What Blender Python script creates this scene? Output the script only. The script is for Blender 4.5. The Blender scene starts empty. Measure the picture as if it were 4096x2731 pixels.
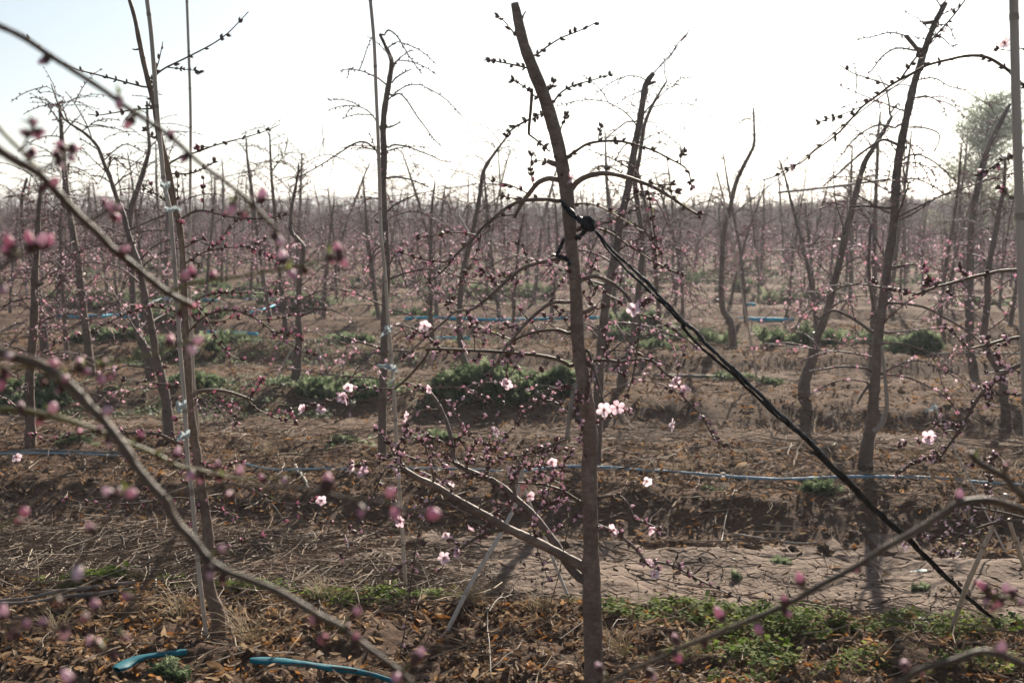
import bpy, math, random
import numpy as np
from mathutils import Vector, Matrix, Euler, Quaternion

# ------------------------------------------------------------------ camera, sky, sun, exposure
sc = bpy.context.scene
COL = sc.collection
CAM_H = 1.40
LENS = 45.0
FPX = 4096 * LENS / 36.0
PITCH = math.atan(279 * 1.7415 / FPX)
cam_d = bpy.data.cameras.new('camera')
cam_d.lens = LENS
cam_d.sensor_width = 36.0
cam_d.clip_start = 0.05
cam_d.clip_end = 8000
cam_d.dof.use_dof = True
cam_d.dof.focus_distance = 3.95
cam_d.dof.aperture_fstop = 7.2
cam = bpy.data.objects.new('camera', cam_d)
cam.location = (0, 0, CAM_H)
cam.rotation_euler = (math.pi / 2 - PITCH, 0, 0)
COL.objects.link(cam)
sc.camera = cam

SUN_EL, SUN_AZ = math.radians(27), math.radians(16)      # azimuth: from +Y towards +X
world = bpy.data.worlds.new('World')
sc.world = world
world.use_nodes = True
wn = world.node_tree
bg = wn.nodes['Background']
sky = wn.nodes.new('ShaderNodeTexSky')
sky.sky_type = 'NISHITA'
sky.sun_disc = False
sky.sun_elevation = SUN_EL
sky.sun_rotation = SUN_AZ
sky.air_density = 1.0
sky.dust_density = 1.2
sky.ozone_density = 1.0
hs = wn.nodes.new('ShaderNodeHueSaturation')            # thin high haze: a paler, whiter sky
hs.inputs['Saturation'].default_value = 0.58
tint = wn.nodes.new('ShaderNodeMixRGB'); tint.blend_type = 'MULTIPLY'; tint.inputs[0].default_value = 1.0
tint.inputs[2].default_value = (0.93, 1.0, 1.07, 1)
wn.links.new(sky.outputs[0], hs.inputs['Color'])
wn.links.new(hs.outputs[0], tint.inputs[1])
wn.links.new(tint.outputs[0], bg.inputs[0])
bg.inputs[1].default_value = 0.05
sun_d = bpy.data.lights.new('sun', 'SUN')
sun_d.energy = 5.0
sun_d.angle = math.radians(0.6)
sun_d.color = (1.0, 0.90, 0.76)
sun = bpy.data.objects.new('sun', sun_d)
SUNV = Vector((math.sin(SUN_AZ) * math.cos(SUN_EL), math.cos(SUN_AZ) * math.cos(SUN_EL), math.sin(SUN_EL)))
sun.rotation_euler = SUNV.to_track_quat('Z', 'Y').to_euler()
sun.location = SUNV * 50
COL.objects.link(sun)
sc.view_settings.view_transform = 'Standard'
sc.view_settings.look = 'None'
sc.view_settings.exposure = 1.1
sc.view_settings.gamma = 1.0
sc.view_settings.use_curve_mapping = False
sc.render.engine = 'CYCLES'
sc.cycles.use_denoising = True
sc.cycles.max_bounces = 6
sc.cycles.diffuse_bounces = 3
sc.cycles.glossy_bounces = 2
sc.cycles.transmission_bounces = 3
sc.cycles.transparent_max_bounces = 8
sc.cycles.volume_bounces = 1
sc.cycles.sample_clamp_indirect = 4.0

rng = random.Random(7)
nrg = np.random.default_rng(7)

# ------------------------------------------------------------------ projection helpers
CP, SP = math.cos(PITCH), math.sin(PITCH)

def ray(sx, sy):
    u = (sx - 2048.0) / FPX
    v = (1365.5 - sy) / FPX
    return np.array([u, CP + v * SP, -SP + v * CP])

def P(sx, sy, Y):
    d = ray(sx, sy)
    return np.array([0, 0, CAM_H]) + d * (Y / d[1])

def G(vx, vy, h=0.0):
    """ground point under a pixel of the 2352-wide view"""
    d = ray(vx * 1.7415, vy * 1.7415)
    return np.array([0, 0, CAM_H]) + d * ((h - CAM_H) / d[2])

CROPS = {'A': (0, 0), 'B': (1348, 0), 'C': (2696, 0), 'D': (0, 900), 'E': (1348, 900), 'F': (2696, 900),
         'G': (0, 1798), 'H': (1348, 1798), 'I': (2696, 1798)}

def trace(s):
    """'B 10,20 30,40 E 5,6' -> source pixel points"""
    out, ox, oy = [], 0, 0
    k = 0.59524
    for t in s.split():
        if t in CROPS:
            ox, oy = CROPS[t]
            k = 0.59524
        elif t == 'V':
            ox, oy, k = 0, 0, 1.7415
        else:
            a, b = t.split(',')
            out.append((ox + float(a) * k, oy + float(b) * k))
    return np.array(out)

# ------------------------------------------------------------------ noise and terrain
def _hash(ix, iy, seed):
    n = (ix.astype(np.int64) * 374761393 + iy.astype(np.int64) * 668265263 + seed * 982451653) & 0xFFFFFFFF
    n = ((n ^ (n >> 13)) * 1274126177) & 0xFFFFFFFF
    n = n ^ (n >> 16)
    return (n & 0xFFFF) / 65535.0

def vnoise(x, y, seed=0):
    ix, iy = np.floor(x), np.floor(y)
    fx, fy = x - ix, y - iy
    fx = fx * fx * (3 - 2 * fx)
    fy = fy * fy * (3 - 2 * fy)
    a = _hash(ix, iy, seed); b = _hash(ix + 1, iy, seed)
    c = _hash(ix, iy + 1, seed); d = _hash(ix + 1, iy + 1, seed)
    return (a * (1 - fx) + b * fx) * (1 - fy) + (c * (1 - fx) + d * fx) * fy - 0.5

def sstep(a, b, x):
    t = np.clip((x - a) / (b - a), 0, 1)
    return t * t * (3 - 2 * t)

ROW0, ROWD, ROWS = 3.83, 3.5, 0.15     # first row, spacing, slant of the rows

def phase(x, y):
    s = y + ROWS * x - ROW0
    return s - ROWD * np.round(s / ROWD)

def lane_amount(x, y):
    p = phase(x, y)
    w = 0.10 * vnoise(x * 0.9, y * 0.9, 5)
    return sstep(0.68 + w, 1.22 + w, np.abs(p))

def terrain_base(x, y):
    x = np.asarray(x, float); y = np.asarray(y, float)
    z = -0.14 * lane_amount(x, y)
    z = z + 0.035 * vnoise(x * 0.8, y * 0.8, 1)
    z = z + 0.035 * np.maximum(0, x - 4) * sstep(45, 160, y)
    return z

def terrain(x, y):
    x = np.asarray(x, float); y = np.asarray(y, float)
    la = lane_amount(x, y)
    z = terrain_base(x, y)
    flat = la * np.where((y + ROWS * x - ROW0 < 3.0), 0.8, 0.35)
    z = z + (0.05 * vnoise(x * 4, y * 4, 2) + 0.04 * vnoise(x * 11, y * 11, 3) + 0.022 * vnoise(x * 31, y * 31, 4)) * (1.0 - flat)
    return z

def tz(x, y):
    return float(terrain(np.array([x]), np.array([y]))[0])

# ------------------------------------------------------------------ mesh building
class MB:
    def __init__(self):
        self.v, self.f, self.m, self.n = [], [], [], 0

    def add(self, verts, faces, mat=0):
        verts = np.asarray(verts, float).reshape(-1, 3)
        self.v.append(verts)
        o = self.n
        for f in faces:
            self.f.append(tuple(i + o for i in f))
            self.m.append(mat)
        self.n += len(verts)

    def verts(self):
        return np.concatenate(self.v) if self.v else np.zeros((0, 3))

    def mesh(self, name, mats, smooth=True):
        me = bpy.data.meshes.new(name)
        me.from_pydata(self.verts().tolist(), [], self.f)
        for m in mats:
            me.materials.append(m)
        if len(mats) > 1:
            me.polygons.foreach_set('material_index', self.m)
        me.polygons.foreach_set('use_smooth', [smooth] * len(self.f))
        me.update()
        return me

    def tris(self):
        t, m = [], []
        for f, mm in zip(self.f, self.m):
            for k in range(1, len(f) - 1):
                t.append((f[0], f[k], f[k + 1])); m.append(mm)
        return np.array(t, int), np.array(m, int)

def np_mesh(name, verts, tris, mats, mat_idx=None, rnd=None, smooth=False):
    me = bpy.data.meshes.new(name)
    nv, nt = len(verts), len(tris)
    me.vertices.add(nv)
    me.vertices.foreach_set('co', verts.astype(np.float32).ravel())
    me.loops.add(nt * 3)
    me.loops.foreach_set('vertex_index', tris.astype(np.int32).ravel())
    me.polygons.add(nt)
    me.polygons.foreach_set('loop_start', np.arange(0, nt * 3, 3, dtype=np.int32))
    if mat_idx is not None:
        me.polygons.foreach_set('material_index', mat_idx.astype(np.int32))
    me.polygons.foreach_set('use_smooth', np.full(nt, smooth))
    for m in mats:
        me.materials.append(m)
    if rnd is not None:
        a = me.attributes.new('rnd', 'FLOAT', 'POINT')
        a.data.foreach_set('value', rnd.astype(np.float32))
    me.update(calc_edges=True)
    me.validate()
    return me

def scatter(name, protos, mats, pos, rot, scale, pick, smooth=False):
    """merge copies of proto meshes (MB) into one mesh, rnd per copy"""
    V, T, MI, R = [], [], [], []
    off = 0
    r_all = nrg.random(len(pos))
    for k, mb in enumerate(protos):
        sel = np.where(pick == k)[0]
        if not len(sel):
            continue
        pv = mb.verts(); pt, pm = mb.tris()
        M = rot[sel] * scale[sel][:, None, None]
        vv = np.einsum('nij,kj->nki', M, pv) + pos[sel][:, None, :]
        n, kk = len(sel), len(pv)
        V.append(vv.reshape(-1, 3))
        T.append((pt[None] + (np.arange(n) * kk)[:, None, None]).reshape(-1, 3) + off)
        MI.append(np.tile(pm, n))
        R.append(np.repeat(r_all[sel], kk))
        off += n * kk
    return np_mesh(name, np.concatenate(V), np.concatenate(T), mats, np.concatenate(MI), np.concatenate(R), smooth)

def rand_rot(n, tilt=0.35):
    out = np.zeros((n, 3, 3))
    az = nrg.random(n) * 2 * math.pi
    tx = nrg.normal(0, tilt, n); ty = nrg.normal(0, tilt, n)
    for i in range(n):
        out[i] = np.array(Euler((tx[i], ty[i], az[i]), 'XYZ').to_matrix())
    return out

def smooth_path(pts, per=4):
    """Catmull-Rom through pts"""
    pts = np.asarray(pts, float)
    if len(pts) < 3:
        t = np.linspace(0, 1, per + 1)[:, None]
        return pts[0] * (1 - t) + pts[-1] * t
    p = np.vstack([2 * pts[0] - pts[1], pts, 2 * pts[-1] - pts[-2]])
    out = []
    for i in range(1, len(p) - 2):
        a, b, c, d = p[i - 1], p[i], p[i + 1], p[i + 2]
        for k in range(per):
            t = k / per
            out.append(0.5 * (2 * b + (c - a) * t + (2 * a - 5 * b + 4 * c - d) * t * t + (3 * b - a - 3 * c + d) * t ** 3))
    out.append(pts[-1])
    return np.array(out)

def frames(pts):
    n = len(pts)
    T = np.gradient(pts, axis=0)
    T /= (np.linalg.norm(T, axis=1)[:, None] + 1e-9)
    ref = np.array([0.3, 0.9, 0.2]) if abs(T[0][1]) < 0.8 else np.array([1.0, 0, 0.1])
    U = np.cross(T[0], ref); U /= np.linalg.norm(U)
    Us = [U]
    for i in range(1, n):
        U = U - T[i] * np.dot(U, T[i])
        U /= (np.linalg.norm(U) + 1e-9)
        Us.append(U)
    Us = np.array(Us)
    return T, Us, np.cross(T, Us)

def tube(mb, pts, rad, sides=6, mat=0, lump=0.0, cap=True, flat=1.0, r=None):
    pts = np.asarray(pts, float)
    n = len(pts)
    rad = np.broadcast_to(np.asarray(rad, float), (n,)) if np.ndim(rad) else np.full(n, rad)
    T, U, W = frames(pts)
    ang = np.arange(sides) * 2 * math.pi / sides
    rr = np.ones((n, sides))
    if lump:
        rr = 1 + (nrg.random((n, sides)) - 0.5) * 2 * lump
    ring = (np.cos(ang)[None, :, None] * U[:, None, :] * flat + np.sin(ang)[None, :, None] * W[:, None, :])
    V = pts[:, None, :] + ring * (rad[:, None] * rr)[:, :, None]
    V = V.reshape(-1, 3)
    F = []
    for i in range(n - 1):
        a, b = i * sides, (i + 1) * sides
        for k in range(sides):
            k2 = (k + 1) % sides
            F.append((a + k, a + k2, b + k2, b + k))
    if cap:
        F.append(tuple(range(sides))[::-1])
        F.append(tuple((n - 1) * sides + k for k in range(sides)))
    mb.add(V, F, mat)

def obj(name, me, parent=None, label=None, cat=None, group=None, kind=None):
    o = bpy.data.objects.new(name, me)
    COL.objects.link(o)
    if parent is not None:
        o.parent = parent
    if label: o['label'] = label
    if cat: o['category'] = cat
    if group: o['group'] = group
    if kind: o['kind'] = kind
    return o

def empty(name, loc, label, cat, group=None):
    o = obj(name, None, None, label, cat, group)
    o.location = loc
    o.empty_display_size = 0.1
    return o

# ------------------------------------------------------------------ materials
def new_mat(name):
    m = bpy.data.materials.new(name)
    m.use_nodes = True
    nt = m.node_tree
    b = nt.nodes['Principled BSDF']
    return m, nt, b

def N(nt, t, **kw):
    n = nt.nodes.new('ShaderNode' + t)
    for k, v in kw.items():
        if isinstance(v, (int, float, tuple)) and k in n.inputs:
            n.inputs[k].default_value = v
        else:
            setattr(n, k, v)
    return n

def ramp(nt, fac, stops):
    r = nt.nodes.new('ShaderNodeValToRGB')
    e = r.color_ramp.elements
    while len(e) < len(stops):
        e.new(0.5)
    for el, (p, c) in zip(e, stops):
        el.position = p
        el.color = (*c, 1)
    nt.links.new(fac, r.inputs[0])
    return r.outputs[0]

def noise_mat(name, stops, scale=8.0, rough=0.8, bump=0.0, bscale=60.0, stretch=None, spec=0.3, detail=4, bdist=0.004):
    m, nt, b = new_mat(name)
    tc = N(nt, 'TexCoord')
    src = tc.outputs['Object']
    if stretch:
        mp = N(nt, 'Mapping'); mp.inputs['Scale'].default_value = stretch
        nt.links.new(src, mp.inputs[0]); src = mp.outputs[0]
    n = N(nt, 'TexNoise', Scale=scale, Detail=detail, Roughness=0.65)
    nt.links.new(src, n.inputs['Vector'])
    nt.links.new(ramp(nt, n.outputs['Fac'], stops), b.inputs['Base Color'])
    b.inputs['Roughness'].default_value = rough
    b.inputs['Specular IOR Level'].default_value = spec
    if bump:
        n2 = N(nt, 'TexNoise', Scale=bscale, Detail=5)
        nt.links.new(src, n2.inputs['Vector'])
        bp = N(nt, 'Bump', Strength=bump, Distance=bdist)
        nt.links.new(n2.outputs['Fac'], bp.inputs['Height'])
        nt.links.new(bp.outputs[0], b.inputs['Normal'])
    return m

def thin_mat(name, stops, trans=0.4, rough=0.6, use_rnd=True, scale=30, spec=0.3):
    """leaf / petal: diffuse with some light coming through"""
    m, nt, b = new_mat(name)
    if use_rnd:
        at = N(nt, 'Attribute', attribute_name='rnd')
        oi = N(nt, 'ObjectInfo')
        ad = N(nt, 'Math', operation='ADD')
        nt.links.new(at.outputs['Fac'], ad.inputs[0]); nt.links.new(oi.outputs['Random'], ad.inputs[1])
        fr = N(nt, 'Math', operation='FRACT')
        nt.links.new(ad.outputs[0], fr.inputs[0])
        fac = fr.outputs[0]
    else:
        tc = N(nt, 'TexCoord')
        n = N(nt, 'TexNoise', Scale=scale)
        nt.links.new(tc.outputs['Object'], n.inputs['Vector'])
        fac = n.outputs['Fac']
    col = ramp(nt, fac, stops)
    nt.links.new(col, b.inputs['Base Color'])
    b.inputs['Roughness'].default_value = rough
    b.inputs['Specular IOR Level'].default_value = spec
    tr = N(nt, 'BsdfTranslucent')
    nt.links.new(col, tr.inputs['Color'])
    mx = N(nt, 'MixShader'); mx.inputs[0].default_value = trans
    out = nt.nodes['Material Output']
    nt.links.new(b.outputs[0], mx.inputs[1]); nt.links.new(tr.outputs[0], mx.inputs[2])
    nt.links.new(mx.outputs[0], out.inputs['Surface'])
    return m

def bark_mat(name, c0, c1, c2, scale=6.0):
    m, nt, b = new_mat(name)
    tc = N(nt, 'TexCoord')
    n = N(nt, 'TexNoise', Scale=scale, Detail=5, Roughness=0.7)
    nt.links.new(tc.outputs['Object'], n.inputs['Vector'])
    mp = N(nt, 'Mapping'); mp.inputs['Scale'].default_value = (38, 38, 62)
    nt.links.new(tc.outputs['Object'], mp.inputs[0])
    n2 = N(nt, 'TexNoise', Scale=1.0, Detail=7, Roughness=0.7, Distortion=0.8)
    nt.links.new(mp.outputs[0], n2.inputs['Vector'])
    mixf = N(nt, 'Math', operation='MULTIPLY_ADD'); mixf.inputs[1].default_value = 0.45; 
    nt.links.new(n2.outputs['Fac'], mixf.inputs[0])
    h = N(nt, 'Math', operation='MULTIPLY'); h.inputs[1].default_value = 0.55
    nt.links.new(n.outputs['Fac'], h.inputs[0]); nt.links.new(h.outputs[0], mixf.inputs[2])
    nt.links.new(ramp(nt, mixf.outputs[0], [(0.33, c0), (0.5, c1), (0.68, c2)]), b.inputs['Base Color'])
    b.inputs['Roughness'].default_value = 0.62
    b.inputs['Specular IOR Level'].default_value = 0.35
    bp = N(nt, 'Bump', Strength=0.7, Distance=0.004)
    nt.links.new(n2.outputs['Fac'], bp.inputs['Height'])
    nt.links.new(bp.outputs[0], b.inputs['Normal'])
    return m

M = {}
M['bark'] = bark_mat('peach_bark', (0.052, 0.033, 0.024), (0.165, 0.114, 0.085), (0.33, 0.25, 0.195))
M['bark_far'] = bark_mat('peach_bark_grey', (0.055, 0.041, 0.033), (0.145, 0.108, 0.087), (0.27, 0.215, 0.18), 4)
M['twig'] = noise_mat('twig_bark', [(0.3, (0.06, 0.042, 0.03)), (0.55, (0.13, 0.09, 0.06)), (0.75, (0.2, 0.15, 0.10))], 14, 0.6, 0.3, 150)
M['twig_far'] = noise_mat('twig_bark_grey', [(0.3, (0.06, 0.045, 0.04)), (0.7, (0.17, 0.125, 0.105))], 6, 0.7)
M['shoot'] = noise_mat('olive_shoot', [(0.3, (0.10, 0.075, 0.03)), (0.6, (0.17, 0.16, 0.05))], 12, 0.5)
M['cut'] = noise_mat('cut_wood', [(0.3, (0.45, 0.36, 0.27)), (0.7, (0.7, 0.62, 0.52))], 60, 0.8)
M['scar'] = noise_mat('old_pruning_scar', [(0.3, (0.02, 0.014, 0.011)), (0.7, (0.09, 0.065, 0.05))], 90, 0.9)
M['pale'] = noise_mat('pale_wood', [(0.3, (0.2, 0.16, 0.125)), (0.7, (0.38, 0.325, 0.27))], 20, 0.7, 0.4, 90)  # lighter brown tone for the pale stems and lying sticks
M['bamboo'] = noise_mat('weathered_bamboo', [(0.25, (0.30, 0.245, 0.19)), (0.5, (0.46, 0.385, 0.31)), (0.75, (0.56, 0.48, 0.40))], 4, 0.5, 0.25, 60, (14, 14, 1.2), 0.45)
M['bamboo_ring'] = noise_mat('bamboo_joint', [(0.3, (0.20, 0.16, 0.12)), (0.7, (0.42, 0.35, 0.28))], 40, 0.6)
M['sepal'] = noise_mat('bud_scale', [(0.3, (0.075, 0.03, 0.03)), (0.7, (0.16, 0.085, 0.065))], 200, 0.6)
M['sepal_grey'] = noise_mat('bud_scale_grey', [(0.3, (0.09, 0.065, 0.055)), (0.7, (0.24, 0.17, 0.14))], 300, 0.7)
M['pink'] = thin_mat('bud_petal_pink', [(0.1, (0.78, 0.36, 0.47)), (0.6, (0.85, 0.52, 0.61)), (0.95, (0.91, 0.68, 0.74))], 0.42, 0.45)
M['petal'] = thin_mat('blossom_petal', [(0.1, (0.86, 0.60, 0.68)), (0.9, (0.92, 0.76, 0.81))], 0.45, 0.5)
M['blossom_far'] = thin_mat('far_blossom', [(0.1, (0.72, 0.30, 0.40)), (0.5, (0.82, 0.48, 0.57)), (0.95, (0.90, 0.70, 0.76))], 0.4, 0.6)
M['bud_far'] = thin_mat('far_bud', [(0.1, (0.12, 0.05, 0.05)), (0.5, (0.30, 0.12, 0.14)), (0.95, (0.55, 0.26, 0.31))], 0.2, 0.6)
M['stamen'] = noise_mat('stamen', [(0.4, (0.38, 0.06, 0.12)), (0.6, (0.6, 0.3, 0.2))], 300, 0.6)
M['fresh'] = thin_mat('fresh_leaf', [(0.1, (0.10, 0.125, 0.03)), (0.9, (0.18, 0.20, 0.055))], 0.4)
M['weed'] = thin_mat('weed_leaf', [(0.1, (0.07, 0.115, 0.02)), (0.6, (0.15, 0.20, 0.04)), (0.95, (0.26, 0.29, 0.08))], 0.5, 0.75, True, 30, .08)
M['bush'] = thin_mat('feathery_weed', [(0.1, (0.055, 0.085, 0.04)), (0.45, (0.125, 0.165, 0.09)), (0.95, (0.28, 0.32, 0.20))], 0.5, 0.6, True, 30, .2)
M['dry'] = thin_mat('dry_leaf', [(0.0, (0.05, 0.032, 0.022)), (0.3, (0.13, 0.078, 0.045)), (0.55, (0.25, 0.16, 0.095)), (0.86, (0.42, 0.31, 0.20)), (0.93, (0.42, 0.20, 0.06)), (1.0, (0.28, 0.11, 0.03))], 0.35, 0.75)
M['straw'] = thin_mat('dry_stalk', [(0.0, (0.075, 0.05, 0.036)), (0.5, (0.17, 0.115, 0.078)), (0.85, (0.29, 0.21, 0.14)), (1.0, (0.46, 0.37, 0.26))], 0.0, 0.75)
M['grass_dry'] = thin_mat('dry_grass', [(0.0, (0.33, 0.25, 0.15)), (1.0, (0.52, 0.43, 0.29))], 0.35, 0.7)
M['strap'] = noise_mat('black_plastic_strip', [(0.3, (0.008, 0.008, 0.009)), (0.7, (0.03, 0.03, 0.033))], 30, 0.5, 0.6, 70, None, 0.1, 4, 0.006)
M['film'] = thin_mat('clear_film', [(0.2, (0.33, 0.39, 0.40)), (0.8, (0.5, 0.55, 0.56))], 0.4, 0.4, False, 30, .2)
M['tape'] = noise_mat('blue_drip_tape', [(0.35, (0.14, 0.28, 0.40)), (0.55, (0.25, 0.41, 0.53)), (0.75, (0.42, 0.50, 0.55))], 9, 0.55, 0.2, 40, None, .2)
M['cyan'] = noise_mat('bright_blue_tape', [(0.35, (0.01, 0.30, 0.46)), (0.7, (0.03, 0.50, 0.68))], 5, 0.6, 0, 60, None, .15)
M['teal'] = noise_mat('teal_hose', [(0.3, (0.004, 0.07, 0.10)), (0.55, (0.008, 0.14, 0.18)), (0.75, (0.06, 0.10, 0.10))], 9, 0.6, 0.3, 50, None, .15)
M['pipe'] = noise_mat('dusty_pipe', [(0.3, (0.10, 0.085, 0.075)), (0.7, (0.28, 0.235, 0.2))], 12, 0.6)
M['wire'] = noise_mat('support_wire', [(0.3, (0.12, 0.12, 0.12)), (0.7, (0.25, 0.24, 0.23))], 20, 0.6)
M['mud'] = noise_mat('dry_mud', [(0.25, (0.115, 0.077, 0.055)), (0.5, (0.175, 0.122, 0.09)), (0.75, (0.25, 0.18, 0.136))], 9, 0.92, 1.0, 45, None, 0.15, 8, 0.010)
M['clod'] = noise_mat('soil_clod', [(0.3, (0.10, 0.068, 0.05)), (0.7, (0.24, 0.17, 0.125))], 10, 0.95, 0.6, 80, None, 0.1)
M['willow'] = thin_mat('far_tree_leaf', [(0.1, (0.17, 0.21, 0.13)), (0.9, (0.32, 0.37, 0.25))], 0.5)
M['hill'] = noise_mat('hill_scrub', [(0.3, (0.10, 0.10, 0.09)), (0.7, (0.16, 0.15, 0.13))], 0.02, 1.0)
M['red_rag'] = noise_mat('pink_rag', [(0.3, (0.55, 0.22, 0.2)), (0.7, (0.7, 0.4, 0.36))], 60, 0.8)

def soil_mat():
    m, nt, b = new_mat('orchard_soil')
    tc = N(nt, 'TexCoord')
    P0 = tc.outputs['Object']
    at = N(nt, 'Attribute', attribute_name='lane')
    n1 = N(nt, 'TexNoise', Scale=1.6, Detail=8, Roughness=0.65); nt.links.new(P0, n1.inputs['Vector'])
    n2 = N(nt, 'TexNoise', Scale=26, Detail=6, Roughness=0.7); nt.links.new(P0, n2.inputs['Vector'])
    bed = ramp(nt, n2.outputs['Fac'], [(0.3, (0.066, 0.038, 0.025)), (0.5, (0.135, 0.082, 0.054)), (0.72, (0.23, 0.147, 0.10))])
    lane = ramp(nt, n1.outputs['Fac'], [(0.3, (0.105, 0.067, 0.047)), (0.5, (0.185, 0.125, 0.09)), (0.72, (0.285, 0.202, 0.15))])
    mx = N(nt, 'MixRGB')
    nt.links.new(at.outputs['Fac'], mx.inputs[0]); nt.links.new(bed, mx.inputs[1]); nt.links.new(lane, mx.inputs[2])
    nt.links.new(mx.outputs[0], b.inputs['Base Color'])
    b.inputs['Roughness'].default_value = 0.95
    b.inputs['Specular IOR Level'].default_value = 0.12
    n3 = N(nt, 'TexNoise', Scale=45, Detail=8, Roughness=0.7); nt.links.new(P0, n3.inputs['Vector'])
    bp = N(nt, 'Bump', Strength=1.0, Distance=0.03)
    nt.links.new(n3.outputs['Fac'], bp.inputs['Height'])
    nt.links.new(bp.outputs[0], b.inputs['Normal'])
    return m
M['soil'] = soil_mat()

# ------------------------------------------------------------------ ground
PLATE_X0, PLATE_X1 = -0.75, 3.1
def in_plates(x, y):
    s = y + ROWS * x - ROW0
    return (s > 0.95) & (s < 2.25) & (x > PLATE_X0) & (x < PLATE_X1)

def build_ground():
    ys = list(np.arange(-6, 3, 0.15))
    y = 3.0
    while y < 60:
        ys.append(y)
        y += min(max(0.0105, 0.00072 * y * y), 0.32)
    while y < 4200:
        ys.append(y)
        y *= 1.03
    ys = np.array(ys)
    nc = 400
    t = np.linspace(-1, 1, nc)
    t = 0.75 * t + 0.25 * t ** 3
    w = np.maximum(3.2, 0.62 * ys + 0.4)
    X = t[None, :] * w[:, None]
    Y = np.repeat(ys[:, None], nc, 1)
    Z = terrain(X, Y)
    Z[in_plates(X, Y)] -= 0.03
    far = Y > 60
    V = np.stack([X, Y, Z], -1).reshape(-1, 3)
    idx = np.arange(len(ys) * nc).reshape(len(ys), nc)
    a, b_, c, d = idx[:-1, :-1].ravel(), idx[:-1, 1:].ravel(), idx[1:, 1:].ravel(), idx[1:, :-1].ravel()
    T = np.concatenate([np.stack([a, b_, c], 1), np.stack([a, c, d], 1)])
    me = np_mesh('ground', V, T, [M['soil']], None, None, True)
    la = lane_amount(X, Y).ravel() * (0.75 + 0.9 * vnoise(X.ravel() * 1.3, Y.ravel() * 1.3, 11))
    at = me.attributes.new('lane', 'FLOAT', 'POINT')
    at.data.foreach_set('value', np.clip(la, 0, 1).astype(np.float32))
    return obj('ground', me, kind='structure')
ground = build_ground()

# cracked mud plates in the first lane: Voronoi cells with gaps
def clip_poly(poly, p, q):
    """keep the side of the bisector of p,q that is nearer to p"""
    m = (p + q) / 2; n = q - p
    out = []
    for i in range(len(poly)):
        a, b = poly[i], poly[(i + 1) % len(poly)]
        da, db = np.dot(a - m, n), np.dot(b - m, n)
        if da <= 0: out.append(a)
        if da * db < 0:
            out.append(a + (b - a) * (da / (da - db)))
    return out

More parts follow.
